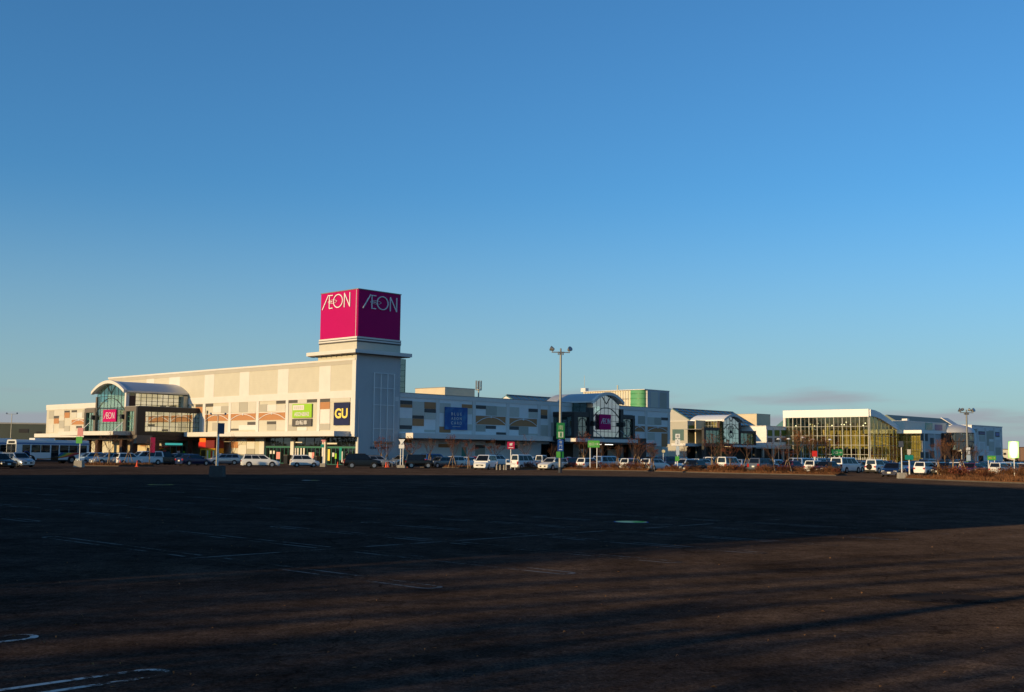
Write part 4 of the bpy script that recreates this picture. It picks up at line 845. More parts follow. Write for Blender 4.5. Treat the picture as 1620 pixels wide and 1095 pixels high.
# ================================================================ vehicles
tyre_m = mat('tyre_rubber', (.012, .012, .012), .85, .2); rim_m = mat('alloy_rim', (.42, .43, .44), .35, .5, metal=.7)
plate_m = mat('number_plate', (.75, .75, .68), .5, .3); tail_m = mat('tail_lamp', (.35, .012, .01), .2, .5); head_m = mat('head_lamp', (.7, .7, .68), .12, .6, metal=.3); trim_m = mat('car_trim', (.02, .02, .022), .6, .3)
PAINT = {k: mat('car_paint_'+k, c, .22, .5, metal=mt) for k, c, mt in (('white', (.76, .76, .74), 0), ('pearl', (.66, .65, .60), .1), ('silver', (.42, .44, .46), .55), ('grey', (.14, .15, .16), .4), ('black', (.005, .005, .006), .0),
    ('navy', (.012, .022, .07), .2), ('blue', (.03, .09, .26), .3), ('ice', (.42, .55, .64), .3), ('red', (.33, .015, .02), .1), ('beige', (.45, .40, .30), .3), ('wine', (.12, .012, .025), .2))}
# side shape: length, width, height, bonnet height (front, at the screen), belt height, tail height, greenhouse (base rear, roof rear, roof front, base front)
KIND = {
 'hatch':   (3.55, 1.50, 1.52, .74, .92, .95, .95, (-1.72, -1.50, .35, 1.05)),
 'sedan':   (4.55, 1.72, 1.45, .70, .90, .93, .98, (-1.75, -1.05, .35, 1.15)),
 'wagon':   (4.60, 1.74, 1.52, .74, .93, .97, .97, (-2.22, -1.95, .45, 1.25)),
 'mpv':     (4.72, 1.80, 1.78, .82, 1.05, 1.03, 1.03, (-2.30, -2.12, .70, 1.70)),
 'van':     (4.80, 1.84, 1.92, .92, 1.15, 1.10, 1.10, (-2.36, -2.22, .95, 1.85)),
 'kei_van': (3.40, 1.48, 1.85, .90, 1.05, 1.02, 1.02, (-1.66, -1.58, .85, 1.45)),
 'suv':     (4.50, 1.82, 1.74, .95, 1.08, 1.08, 1.08, (-2.12, -1.88, .40, 1.10)),
 'jeep':    (3.55, 1.55, 1.72, .98, 1.06, 1.04, 1.04, (-1.58, -1.50, .30, .70)),
 'pickup':  (3.40, 1.48, 1.78, .95, 1.05, 1.02, .80, (.05, .12, 1.00, 1.50)),
}
PROTO = {}
def quad_on(P00, P10, P01, P11, s0, s1, t0, t1, off):
    L = lambda s_, t: (P00*(1-s_)+P10*s_)*(1-t) + (P01*(1-s_)+P11*s_)*t
    n = (P10-P00).cross(P01-P00).normalized(); a, b_, c_, d_ = L(s0, t0), L(s1, t0), L(s1, t1), L(s0, t1)
    o = n*off; i = n*-.02
    return [tuple(v+o) for v in (a, b_, c_, d_)] + [tuple(v+i) for v in (a, b_, c_, d_)]
QF = [(0,1,2,3),(7,6,5,4),(0,4,5,1),(1,5,6,2),(2,6,7,3),(3,7,4,0)]
def make_car(kind, colour):
    L_, Wd, H_, hf, hs, belt, tail, (gr0, rr0, rf0, gf0) = KIND[kind]; m = PAINT[colour]; hw = Wd/2; zb = .24 if kind in ('suv', 'jeep') else .18; wr = .36 if kind in ('suv', 'jeep', 'van') else (.27 if kind in ('kei_van', 'pickup', 'hatch') else .32)
    r_ = link('parked_car', None)
    # lower body: rings from tail to nose
    xs = [(-L_/2, tail-.10, .86), (-L_/2+.06, tail-.02, .94), (-L_/2+.35, tail, .99), (gr0+.5 if kind != 'pickup' else -.4, belt if kind != 'pickup' else tail, 1), (.0, belt, 1), (gf0-.15, (belt+hs)/2, 1), (gf0+.12, hs, .99), (L_/2-.55, (hs*.45+hf*.55), .97), (L_/2-.16, hf, .91), (L_/2, hf-.14, .82)]
    rings = []
    for x, z, k in xs:
        w_ = hw*k; zz = zb+(.06 if abs(x) > L_/2-.1 else 0)
        rings.append([(x, -w_*.86, zz), (x, -w_, zz+.16), (x, -w_, (zz+z)/2+.04), (x, -w_*.975, z-.07), (x, -w_*.88, z), (x, w_*.88, z), (x, w_*.975, z-.07), (x, w_, (zz+z)/2+.04), (x, w_, zz+.16), (x, w_*.86, zz)])
    G().loft(rings).obj('body', m, r_, 38)
    # greenhouse
    wb_, wt = hw*.93, hw*.76; V = Vector; zl0 = belt-.05; ht = H_-.05
    b0 = [V((gr0, -wb_, zl0)), V((gf0, -wb_, zl0)), V((gf0, wb_, zl0)), V((gr0, wb_, zl0))]; t0 = [V((rr0, -wt, ht)), V((rf0, -wt, ht)), V((rf0, wt, ht)), V((rr0, wt, ht))]
    crown = [V((rr0+.12, -wt*.85, H_)), V((rf0-.15, -wt*.85, H_)), V((rf0-.15, wt*.85, H_)), V((rr0+.12, wt*.85, H_))]
    G().loft([[tuple(p) for p in q] for q in (b0, t0, crown)]).obj('cabin', m, r_, 30)
    nwin = {'hatch': 2, 'sedan': 2, 'wagon': 3, 'mpv': 3, 'van': 3, 'kei_van': 3, 'suv': 3, 'jeep': 2, 'pickup': 1}[kind]
    for side in (0, 1):
        a, b_, c_, d_ = (b0[0], b0[1], t0[0], t0[1]) if side == 0 else (b0[2], b0[3], t0[2], t0[3])
        for k in range(nwin):
            s0, s1 = .05+.9*k/nwin+.012, .05+.9*(k+1)/nwin-.012
            G().add(quad_on(a, b_, c_, d_, s0, s1, .14, .90, .012), QF).obj('side_window', g_car, r_)
    G().add(quad_on(b0[1], b0[2], t0[1], t0[2], .06, .94, .10, .93, .012), QF).obj('windscreen', g_car, r_)
    G().add(quad_on(b0[3], b0[0], t0[3], t0[0], .09, .91, .22 if kind in ('van', 'mpv', 'kei_van', 'jeep') else .16, .92, .012), QF).obj('rear_window', g_car, r_)
    xw = L_*.295 if kind not in ('kei_van', 'pickup') else L_*.33
    wg_ = G(); n = 16; ring = [[(math.cos(2*math.pi*i/n)*q, y, math.sin(2*math.pi*i/n)*q) for i in range(n)] for q, y in ((wr*.62, -.10), (wr*.93, -.10), (wr, -.06), (wr, .06), (wr*.93, .10), (wr*.62, .10))]
    wg_.loft(ring); tyre = wg_.mesh('wheel', tyre_m, 40)
    rg = G(); rg.tube((0, -.105, 0), (0, .105, 0), wr*.60, 14)
    for k in range(5): a = k*2*math.pi/5; rg.box(-.03, .03, -.112, .112, 0, .01)
    rim = rg.mesh('rim', rim_m)
    ar = G(); ar.tube((0, -.012, 0), (0, .012, 0), wr*1.14, 18); arch = ar.mesh('wheel_arch', trim_m)
    for sx in (-1, 1):
        for sy in (-1, 1):
            link('wheel_arch', arch, r_, (sx*xw, sy*(hw-.004), wr+.02)); w_ = link('wheel', tyre, r_, (sx*xw, sy*(hw-.075), wr)); link('rim', rim, w_)
    tz = tail-.02; tall = kind in ('van', 'mpv', 'kei_van', 'suv')
    for sy in (-1, 1):
        G().box(-L_/2-.015, -L_/2+.16, sy*hw*.62, sy*hw*.925, tz-.42 if tall else tz-.28, tz-.02 if tall else tz-.1).obj('tail_light', tail_m, r_)
        G().box(L_/2-.30, L_/2-.03, sy*hw*.52, sy*hw*.86, hf-.22, hf-.06).obj('headlight', head_m, r_)
        G().box(gf0-.30, gf0-.14, sy*(hw*.98), sy*(hw+.13), belt+.02, belt+.17).obj('door_mirror', m, r_)
    G().box(-L_/2-.02, -L_/2+.02, -.17, .17, tz-.42, tz-.25).obj('number_plate', plate_m, r_); G().box(L_/2-.03, L_/2+.015, -.17, .17, .36, .52).obj('number_plate', plate_m, r_)
    G().box(-L_/2-.03, -L_/2+.1, -hw*.80, hw*.80, zb+.06, zb+.22).obj('rear_bumper', trim_m if kind in ('suv', 'jeep') else m, r_); G().box(L_/2-.12, L_/2+.012, -hw*.5, hw*.5, hf-.36, hf-.22).obj('grille', trim_m, r_)
    G().box(-L_/2+.3, L_/2-.3, -hw*.99, hw*.99, zb-.03, zb+.09).obj('sill', trim_m, r_)
    if kind == 'jeep': G().tube((-L_/2-.2, .1, .82), (-L_/2+.02, .1, .82), .33, 14).obj('spare_wheel', tyre_m, r_)
    if kind in ('wagon', 'suv'):
        for sy in (-1, 1): G().box(rr0+.1, rf0-.1, sy*wt*.9-.02, sy*wt*.9+.02, H_-.03, H_+.04).obj('roof_rail', trim_m, r_)
    if kind == 'pickup':
        for y0_, y1_ in ((-hw, -hw+.05), (hw-.05, hw)): G().box(-L_/2, -.1, y0_, y1_, .80, 1.08).obj('bed_side', m, r_)
    remember(r_); return r_
def place_car(kind, colour, x, y, head, label, group='cars parked in front of the mall'):
    key = (kind, colour)
    if key not in PROTO: PROTO[key] = make_car(kind, colour); o = PROTO[key]
    else: o = copy_tree(PROTO[key])
    o.location = (x, y, 0); o.rotation_euler = (0, 0, R(head)); return tag(o, label, 'car', group)
HB = math.degrees(TH)                              # most cars are parked along the u axis
FWD, BACK = HB, HB+180                             # nose away from / towards the sun
CARS = [ # kind, colour, picture column, distance, heading, label
 ('wagon','silver',27,121,-38,'silver estate car lit from the left in front of the buses'),
 ('sedan','black',-4,112,-38,'black car cut off by the left picture edge'),
 ('hatch','ice',143,150,BACK,'pale blue hatchback just right of the rainbow bus'),
 ('wagon','silver',172,146,BACK,'silver estate behind the stakes of the left traffic island'),
 ('hatch','white',203,147,FWD,'small white hatchback with bright rear between red cones'),
 ('mpv','white',229,149,BACK,'tall white people carrier in the row facing the sunlit pavilion'),
 ('suv','black',259,151,FWD,'black off-roader right of the tall white people carrier'),
 ('wagon','grey',281,153,BACK,'grey estate in front of the pavilion doors'),
 ('sedan','navy',306,146,FWD+8,'dark blue saloon at the right end of the pavilion row'),
 ('wagon','silver',352,156,BACK-12,'silver estate in front of the orange wall panels'),
 ('wagon','white',412,138,14,'white estate seen side-on left of the shop doors'),
 ('hatch','white',482,143,18,'white hatchback with sunlit tail in front of the shop doors'),
 ('suv','black',573,137,14,'black off-roader below the tower corner'),
 ('wagon','silver',596,152,20,'pale car half hidden behind the black off-roader'),
 ('jeep','black',663,143,12,'small black jeep with spare wheel on its back'),
 ('sedan','grey',697,150,BACK,'dark saloon with bright number plate behind the black jeep'),
 ('hatch','pearl',716,152,BACK,'white saloon left of the large white people carrier'),
 ('sedan','white',736,155,BACK+10,'white saloon partly hidden behind the large people carrier'),
 ('mpv','white',768,138,BACK+28,'large white people carrier with sunlit nose left of the crimson sign'),
 ('sedan','red',752,171,BACK,'dark red car roof behind the large white people carrier'),
 ('kei_van','white',828,146,FWD,'boxy white van with lit tail right of the crimson sign'),
 ('pickup','white',852,158,FWD,'white light truck with lit cab back left of the floodlight pole'),
 ('wagon','pearl',875,141,BACK+8,'white estate with lit nose behind the floodlight pole'),
 ('hatch','wine',905,150,FWD,'dark red hatchback right of the floodlight pole'),
 ('sedan','navy',914,162,FWD,'dark blue car between pole and green exit sign'),
 ('hatch','white',932,143,FWD,'white hatchback with lit tail behind the left post of the exit sign'),
 ('mpv','silver',962,147,FWD,'white people carrier with lit tail right of the exit sign'),
 ('wagon','pearl',984,150,FWD,'white estate with lit tail before the shaded pavilion'),
 ('hatch','white',1000,145,FWD,'rounded white hatchback with lit tail before the shaded pavilion'),
 ('wagon','white',1036,146,FWD,'long white estate with lit tail beside a red-leaved tree'),
 ('suv','navy',1060,158,FWD,'dark off-roader left of the numbered post with green plate'),
 ('hatch','white',1083,150,BACK,'white car nose just right of the numbered post'),
 ('sedan','black',1098,136,BACK+6,'black saloon with bright plate right of the numbered post'),
 ('wagon','pearl',1112,163,FWD,'cream estate behind the black saloon'),
 ('mpv','white',1135,172,FWD,'white car roof seen left of the dark conifer'),
 ('kei_van','white',1153,142,FWD,'white box van with lit back below the oval emblem'),
 ('wagon','silver',1180,152,FWD,'silver estate with pale tail right of the white box van'),
 ('suv','grey',1207,139,FWD,'large dark estate with glinting tail lamp'),
 ('hatch','silver',1229,152,FWD,'silver hatchback behind two bare trees'),
 ('sedan','wine',1250,141,BACK,'dark saloon with glinting headlamp in the brown shrubs'),
 ('mpv','silver',1274,158,FWD,'silver people carrier left of the red sign'),
 ('hatch','white',1291,139,FWD,'white hatchback with lit tail under the red sign'),
 ('sedan','black',1307,137,BACK,'black saloon nose right of the red sign'),
 ('van','white',1338,141,FWD-2,'tall white van with lit back under the green entrance sign'),
 ('sedan','grey',1362,152,FWD,'grey saloon right of the tall white van'),
 ('jeep','white',1387,140,FWD,'white jeep with spare wheel left of the blue box sign'),
 ('sedan','navy',1413,118,BACK+14,'dark blue saloon with lit nose beside the concrete post block'),
 ('wagon','blue',1442,146,FWD,'blue estate behind the concrete post block'),
 ('hatch','white',1464,134,FWD,'white hatchback with lit tail right of the teal sign'),
 ('wagon','silver',1484,142,FWD,'silver estate behind the brown shrub bed'),
 ('sedan','black',1495,134,BACK,'black saloon with lit nose in the brown shrub bed\'s row'),
 ('wagon','white',1521,137,FWD,'white estate with lit tail left of the right floodlight pole'),
 ('sedan','wine',1536,133,BACK,'dark car with lit bumper at the right floodlight pole'),
 ('wagon','navy',1548,150,FWD,'dark blue estate right of the right floodlight pole'),
 ('hatch','pearl',1582,134,FWD,'cream hatchback with lit tail under the yellow-green sign'),
 ('hatch','beige',1599,136,FWD,'beige hatchback left of the dazzling sign\'s post'),
 ('sedan','white',1617,139,BACK,'white saloon right of the dazzling sign\'s post'),
]
for k, c_, px, Y, hd, lab in CARS: x, y = col_at(px, Y); place_car(k, c_, x, y, hd, lab)
# second rows: roofs showing between the nearer cars
cols = ['silver', 'grey', 'navy', 'pearl', 'black', 'blue', 'grey', 'black', 'ice', 'silver', 'white', 'wine']; kinds = ['wagon', 'sedan', 'hatch', 'mpv', 'sedan', 'wagon', 'suv']
refs = [(640,'the tower foot'),(690,'the wing\'s first bare tree'),(790,'the crimson sign'),(845,'the wing\'s shop window'),(893,'the floodlight pole'),(945,'the green exit sign'),(972,'the shaded pavilion doors'),(1015,'the brown porch'),(1045,'the round yellow sign'),(1072,'the numbered post'),(1125,'the dark conifer'),(1148,'the oval emblem window'),(1168,'the pavilion\'s brown pillar'),(1196,'the green windows'),(1222,'the glass hall\'s left edge'),(1262,'the red sign\'s left'),(1300,'the red sign\'s right'),(1325,'the green entrance sign'),(1352,'the palisade fence'),(1375,'the hall\'s corner'),(1400,'the blue box sign'),(1452,'the corner block'),(1474,'the dark wall windows'),(1505,'the half-round entrance'),(1528,'the right floodlight pole'),(1560,'the yellow-green sign'),(1572,'the yellow-green sign\'s posts'),(1590,'the far anchor\'s end'),(1608,'the dazzling sign')]
for i, (px, ref) in enumerate(refs):
    for j in range(2):
        if px < 850 and j: continue
        x, y = col_at(px+j*7-3, 168+j*17+(i % 3)*2); c_ = cols[(i*5+j*7) % 12]; k = kinds[(i*3+j*4) % 7]
        place_car(k, c_, x, y, FWD if (i+j) % 3 else BACK, '%s %s in the %s near %s' % ({'ice': 'pale blue', 'pearl': 'cream'}.get(c_, c_), {'mpv': 'people carrier', 'kei_van': 'box van', 'suv': 'off-roader', 'wagon': 'estate', 'hatch': 'hatchback', 'sedan': 'saloon', 'van': 'van'}[k], ('second row', 'third row')[j], ref), 'cars in the rows behind')

# ---------------------------------------------------------------- buses
bus_white = mat('bus_white', (.62, .64, .64), .3, .4); bus_blue = mat('bus_blue_band', (.10, .20, .40), .35, .4)
def make_bus(name, label, x, y, head, Ln, rainbow):
    b = thing(name, label, 'bus', (x, y, 0), R(head)); Wd = 1.2; prof = [(-Wd, .35), (-Wd, 2.7), (-Wd*.93, 3.0), (-Wd*.75, 3.08), (Wd*.75, 3.08), (Wd*.93, 3.0), (Wd, 2.7), (Wd, .35)]
    G().extrude(prof, lambda a, z: (-Ln/2, a, z), lambda a, z: (Ln/2, a, z)).obj('body', bus_white, b, 30)
    for s_ in (-1, 1):
        G().box(-Ln/2+.05, Ln/2-.05, s_*Wd-.012, s_*Wd+.012, 2.5, 2.72).obj('blue_band', bus_blue, b)
        n = 7
        for k in range(n):
            x0, x1 = -Ln/2+.35+k*(Ln-1.0)/n, -Ln/2+.25+(k+1)*(Ln-1.0)/n
            if s_ == 1 and k in (3, 6): G().box(x0+.1, x1-.1, Wd-.015, Wd+.02, .42, 2.42).obj('door', g_car, b)
            else:
                wv = G().box(x0, x1, s_*Wd-.02, s_*Wd+.02, 1.45, 2.42).obj('window', g_car, b); G().box(x0, x1, s_*Wd-.03, s_*Wd+.03, 1.98, 2.03).obj('window_bar', black, wv)
        for xw in (-Ln*.26, Ln*.30):
            G().tube((xw, s_*(Wd-.005), .5), (xw, s_*(Wd+.012), .5), .60, 18).obj('wheel_arch', trim_m, b)
            w_ = G().tube((xw, s_*(Wd-.30), .48), (xw, s_*(Wd+.03), .48), .48, 18).obj('wheel', tyre_m, b); G().tube((xw, s_*(Wd+.02), .48), (xw, s_*(Wd+.045), .48), .26, 14).obj('rim', galv, w_)
        G().box(-Ln/2+.1, Ln/2-.1, s_*Wd-.015, s_*Wd+.015, .33, .5).obj('skirt', trim_m, b)
        if rainbow:
            for k, c_ in enumerate(((.02, .10, .30), (.03, .25, .12), (.55, .42, .03), (.62, .20, .02), (.50, .03, .03), (.32, .01, .03))):
                def edge(q, t):                     # bow from the skirt by the door up to the windows behind the rear wheel
                    p0, p1, p2 = (Ln*.22, .50+.035*(6-q)), (-Ln*.04-.30*q, .50+.02*q), (-Ln*.10-.52*q, 1.43)
                    return tuple((1-t)**2*a+2*t*(1-t)*b2+t*t*c2 for a, b2, c2 in zip(p0, p1, p2))
                g = G(); A_ = [edge(k, i/12) for i in range(13)]; B_ = [edge(k+1, i/12) for i in range(13)]
                g.add([(a, s_*(Wd+.014), z) for a, z in A_+B_], [(i, i+1, 14+i, 13+i) for i in range(12)]); g.obj('rainbow_stripe', mat('stripe_%s' % 'blue green yellow orange red crimson'.split()[k], c_, .35, .4), b)
            for k in range(2):
                g = G()
                for i in range(8): t, t2 = i/8, (i+1)/8; p = lambda t: (Ln*.36+.9*t-.5*k, s_*(Wd+.02), .75+.35*k+.5*math.sin(t*2.2)); g.tube(p(t), p(t2), .045, 4)
                g.obj('bird_mark', (sign_red, sign_blue)[k], b)
    G().box(Ln/2-.02, Ln/2+.03, -Wd*.9, -.04, 1.2, 2.5).obj('windscreen', g_car, b); G().box(Ln/2-.02, Ln/2+.03, .04, Wd*.9, 1.2, 2.5).obj('windscreen', g_car, b)
    G().box(Ln/2-.02, Ln/2+.02, -.8, .8, 2.6, 2.9).obj('destination_board', black, b); G().box(-Ln/2-.03, -Ln/2+.02, -Wd*.85, Wd*.85, 1.5, 2.4).obj('rear_window', g_car, b)
    for s_ in (-1, 1): G().box(Ln/2-.02, Ln/2+.03, s_*.75, s_*1.05, .6, .8).obj('headlight', head_m, b)
    G().box(-.4, 2.4, -.7, .7, 3.06, 3.32).obj('roof_unit', bus_white, b); G().box(Ln/2-.05, Ln/2+.06, -1.1, 1.1, .38, .58).obj('bumper', trim_m, b)
    return b
x, y = col_at(76, 152); make_bus('city_bus', 'white city bus with sweeping rainbow stripes behind the silver estate', x, y, BACK+6, 10.4, True)
x, y = col_at(8, 158); make_bus('city_bus', 'plain city bus at the left edge, in front of the rainbow bus', x, y, BACK+6, 9.0, False)

# ================================================================ lamps, signs and posts
def flood(g, hg, c_, d, s_=1.):
    """round floodlight head at c aimed along d"""
    c_, d = Vector(c_), Vector(d).normalized(); g.tube(c_-d*.28*s_, c_+d*.14*s_, .16*s_, 10, .30*s_); hg.tube(c_+d*.15*s_, c_+d*.17*s_, .27*s_, 12)
def floodlight_pole(px, Y, h, label, group=None, s_=.72, heads=2):
    x, y = col_at(px, Y); t = thing('floodlight_pole', label, 'lamp post', (x, y, 0), R(8), group)
    G().tube((0, 0, 0), (0, 0, h-.3), .17, 12, .11).obj('pole', galv, t); G().tube((0, 0, 0), (0, 0, .6), .24*s_, 12).obj('base', mat('dark_base', (.04, .045, .06), .7), t)
    G().box(-1.35*s_, 1.35*s_, -.05, .05, h-.32, h-.22).obj('crossarm', galv, t); g = G()
    for k in range(4): g.box(-.42*s_+k*.24*s_, -.30*s_+k*.24*s_, -.12, .12, h-.75*s_, h-.2)
    g.tube((0, 0, h-.3), (0, 0, h+.15), .09, 6); g.obj('bracket', galv, t)
    for sx in (-1, 1):
        g, hg = G(), G(); flood(g, hg, (sx*1.35*s_, 0, h+.12*s_), (.35*sx, -.75, .35) if sx > 0 else (-.7, .3, .35), 1.3*s_); g.tube((sx*1.3*s_, 0, h-.3), (sx*1.3*s_, 0, h+.1), .05, 5)
        if heads > 2: flood(g, hg, (sx*.7*s_, .1, h+.2*s_), (-.4*sx, .6, .3), 1.0*s_)
        o = g.obj('floodlight', galv, t, 40); hg.obj('lens', glass('lamp_lens', (.6, .6, .6), .3, .2, (.12, .12, .11)), o)
    return t
fp = floodlight_pole(886.0, 120.7, 13.05, 'tall galvanised pole with two floodlights and green and blue zone boards')
def board(t, name, m, x0, x1, z0, z1, y=-.25, th=.12): return G().box(x0, x1, y-th, y, z0, z1).obj(name, m, t)
def tlabel(t, body, m, w, h, x, z, y): me = text_mesh(body, w, h, .012); me.materials.append(m); o = link('lettering', me, t); o.location = (x, y, z); o.rotation_euler = (R(90), 0, 0); return o
z_at = lambda y, Y, x=887: at_z(x, y, Y)
def at_z(x, y, Y): q = ray(x, y); return EYE + q[2]/q[1]*Y
Y0 = 120.5; za, zb2 = at_z(887, 669, Y0), at_z(887, 694, Y0)
board(fp, 'green_board', sign_green, -.42, .42, zb2, za, -.18); board(fp, 'number_field', mat('sign_cream', (.55, .62, .48), .5), -.27, .27, zb2+.12, zb2+.72, -.31, .02)
tlabel(fp, '南', mat('sign_pale_green', (.4, .55, .38), .5), .5, .5, 0, za-.5, -.315); tlabel(fp, '1', sign_green, .16, .45, 0, zb2+.42, -.345)
z1_, z0_ = at_z(887, 695.5, Y0), at_z(887, 714, Y0); board(fp, 'blue_board', sign_blue, -.3, .3, z0_, z1_, -.18)
pale_blue = mat('sign_pale_blue', (.45, .55, .65), .5)
for k, s_ in enumerate('専門'): tlabel(fp, s_, pale_blue, .3, .3, 0, z1_-.28-.42*k, -.315)
board(fp, 'small_print', pale_blue, -.18, .18, z0_+.12, z0_+.24, -.30, .012)
z1_, z0_ = at_z(883, 714.5, Y0), at_z(883, 724, Y0); board(fp, 'green_plate', sign_lime, -.46, -.02, z0_, z1_, -.32, .03); board(fp, 'plate_back', sign_green, 0, .34, z0_-.02, z1_, -.2, .04)
fr = floodlight_pole(1531, 158, at_z(1532, 650, 158), 'tall floodlight pole at the right with four lamps and a numbered board', None, .75, 4)
for (ya, yb, m_, x0, x1) in ((708, 712, logo_white, -.32, .26), (713, 719, mat('sign_pale', (.5, .52, .55), .5), -.30, .24), (720, 729, pale_blue, -.28, .28), (730, 735.5, sign_lime, -.38, .15)): board(fr, 'board', m_, x0, x1, at_z(1531, yb, 158), at_z(1531, ya, 158), -.2, .08)
for px, Y, h, lab in ((15, 205, 8.1, 'slim lamp post with double arm left of the store above the buses'), (342.5, 145, 6.5, 'slim lamp post behind the grey box sign near the orange panels')):
    x, y = col_at(px, Y); t = thing('lamp_post', lab, 'lamp post', (x, y, 0), R(5)); G().tube((0, 0, 0), (0, 0, h), .09, 8, .06).obj('pole', galv, t); G().box(-.95, .95, -.03, .03, h-.06, h).obj('crossarm', galv, t)
    for sx in (-1, 1): g, hg = G(), G(); flood(g, hg, (sx*.9, 0, h+.1), (.4*sx, -.6, .4), .5); o = g.obj('floodlight', galv, t, 40); hg.obj('lens', MATS['lamp_lens'], o)
for i, (px, Y, h) in enumerate(((1232, 196, 4.9), (1248, 200, 5.0), (1271, 190, 5.1), (1286, 196, 4.9), (1313, 190, 4.8))):
    x, y = col_at(px, Y); t = thing('street_lamp', '%s of the five small white-topped lamps in front of the glass hall' % ('leftmost', 'second from left', 'middle one', 'fourth from left', 'rightmost')[i], 'lamp', (x, y, 0), 0, 'small lamps before the hall'); G().tube((0, 0, 0), (0, 0, h), .05, 6).obj('pole', sign_back, t); G().tube((0, 0, h-.05), (0, 0, h+.16), .42, 10, .18).obj('lamp_head', white_metal, t)

def post_sign(name, label, px, Y, boards, posts=((0,),), block=None, rz=0, h=None, texts=(), ground_y=None):
    """sign on one or two posts; boards: (material, half width or (x0, x1), top pixel row, bottom pixel row, shape)"""
    x, y = col_at(px, Y); t = thing(name, label, 'sign', (x, y, 0), R(rz)); top = max(at_z(px, b[2], Y) for b in boards)
    for (x_,) in posts: G().tube((x_, 0, 0), (x_, 0, top-.1 if h is None else h), .05, 8).obj('post', white_metal, t)
    if block: bs = G().box(-block[0], block[0], -block[0], block[0], 0, block[1]); bs.v = [(a*(1 if c_ < .01 else .93), b*(1 if c_ < .01 else .93), c_) for a, b, c_ in bs.v]; bs.obj('concrete_block', shaded_concrete if len(block) > 2 else concrete, t)
    for b in boards:
        m_, hw_, ya, yb = b[:4]; za_, zb_ = at_z(px, ya, Y), at_z(px, yb, Y); x0, x1 = hw_ if isinstance(hw_, tuple) else (-hw_, hw_)
        if len(b) > 4 and b[4] == 'tri': G().extrude([(x0, za_), (x1, za_), ((x0+x1)/2, zb_)], lambda a, z: (a, -.1, z), lambda a, z: (a, -.07, z)).obj('triangle_board', m_, t)
        elif len(b) > 4 and b[4] == 'disc': cx_, cz = (x0+x1)/2, (za_+zb_)/2; G().tube((cx_, -.1, cz), (cx_, -.07, cz), (za_-zb_)/2, 18).obj('round_board', m_, t)
        else: G().box(x0, x1, -.13, -.065, zb_, za_).obj('board', m_, t)
    for body, m_, w_, h_, x_, ya in texts: tlabel(t, body, m_, w_, h_, x_, at_z(px, ya, Y), -.14)
    return t
sg_cream = MATS['sign_cream']
post_sign('post_sign', 'white post with pale pink and green boards beside the rainbow bus', 125.5, 124, [(sign_pink, .30, 677, 690), (sign_lime, (-.42, .26), 691, 701.5)], block=(.45, .7))
post_sign('box_sign', 'grey box sign on a blue-grey post standing in a dark planter block', 344.5, 86.5, [(sign_back, (-.06, .44), 669.5, 686.5)], block=(.52, .82, 'dark'), rz=0)
post_sign('post_sign', 'slim post with pink triangle and teal plate before the shop doors', 511, 147, [(sign_pink, .32, 696, 702, 'tri'), (sign_teal, (-.32, .12), 703, 708)], block=(.34, .45))
t = post_sign('stop_sign', 'twin-post sign with upturned triangle and plate lit from the left', 635, 146, [(logo_white, .42, 695, 703, 'tri'), (logo_white, .34, 703.5, 709.5)], posts=((-.12,), (.2,)), block=(.5, .35))
post_sign('post_sign', 'crimson square sign on a white post beside the large people carrier', 808, 138, [(mat('sign_crimson', (.40, .012, .07), .5), .45, 699, 710.5)])
cs = [o for o in COL.objects if o.get('label', '').startswith('crimson square')][0]
board(cs, 'mark', plain_white, -.16, .16, at_z(808, 705, 138), at_z(808, 701.5, 138), -.13, .012); board(cs, 'mark', plain_white, .0, .2, at_z(808, 702.3, 138), at_z(808, 701, 138), -.13, .013); board(cs, 'small_print', plain_white, -.3, .3, at_z(808, 708.8, 138), at_z(808, 707.6, 138), -.13, .012)
x, y = col_at(808, 137.2); t = thing('barrier_frame', 'white tubular frame with board around the crimson sign\'s foot', 'barrier', (x, y, 0)); g = G()
for a, b_ in (((-.55, 0, 0), (-.55, 0, 1.25)), ((.5, 0, 0), (.5, 0, .8)), ((-.55, 0, 1.25), (-.2, 0, 1.25))): g.tube(a, b_, .04, 6)
g.obj('frame', white_metal, t); G().box(-.58, .62, -.05, .03, .62, .86).obj('board', logo_white, t)
post_sign('exit_sign', 'green exit sign on two white posts with an arrow pointing right', 939, 140, [(sign_lime, .72, 697, 708)], posts=((-.42,), (.42,)), texts=[('出口', plain_white, .62, .36, -.26, 702.5), ('→', plain_white, .42, .3, .38, 702.5)])
post_sign('post_sign', 'white numbered post with stacked pale boards, blue strip and green plate', 1072, 138, [(logo_white, .27, 686.5, 693.5), (logo_white, .29, 695, 704), (pale_blue, .2, 706, 720), (sign_lime, (-.3, .17), 722, 729.5)], texts=[('南', sign_back, .3, .3, 0, 690), ('2', sign_back, .14, .4, 0, 699.5)])
post_sign('post_sign', 'pale round sign on a post before the cinema end wall', 1049.5, 152, [(mat('sign_straw', (.6, .52, .30), .5), .3, 711.5, 717, 'disc')])
post_sign('post_sign', 'red square sign on a thick white post by the glass hall', 1288.5, 140, [(sign_red, .31, 713.5, 722.5)], posts=((.0,), (.07,)))
post_sign('entrance_sign', 'green sign with white characters above the tall white van', 1324.5, 150, [(sign_green, .72, 711, 720.8)], posts=((-.35,), (.35,)), texts=[('入口', plain_white, .6, .35, -.25, 716), ('→', plain_white, .36, .25, .38, 716)])
post_sign('box_sign', 'dark blue box sign on a white pole standing in a pale concrete block', 1426.5, 109, [(sign_back, (-.28, .16), 698, 707.3)], block=(.38, .55))
post_sign('post_sign', 'teal sign with grey plate above on a white pole near the corner block', 1438, 136, [(sign_teal, .5, 720, 727.5), (lightgrey, .2, 711, 719)], posts=((0,), (.06,)))
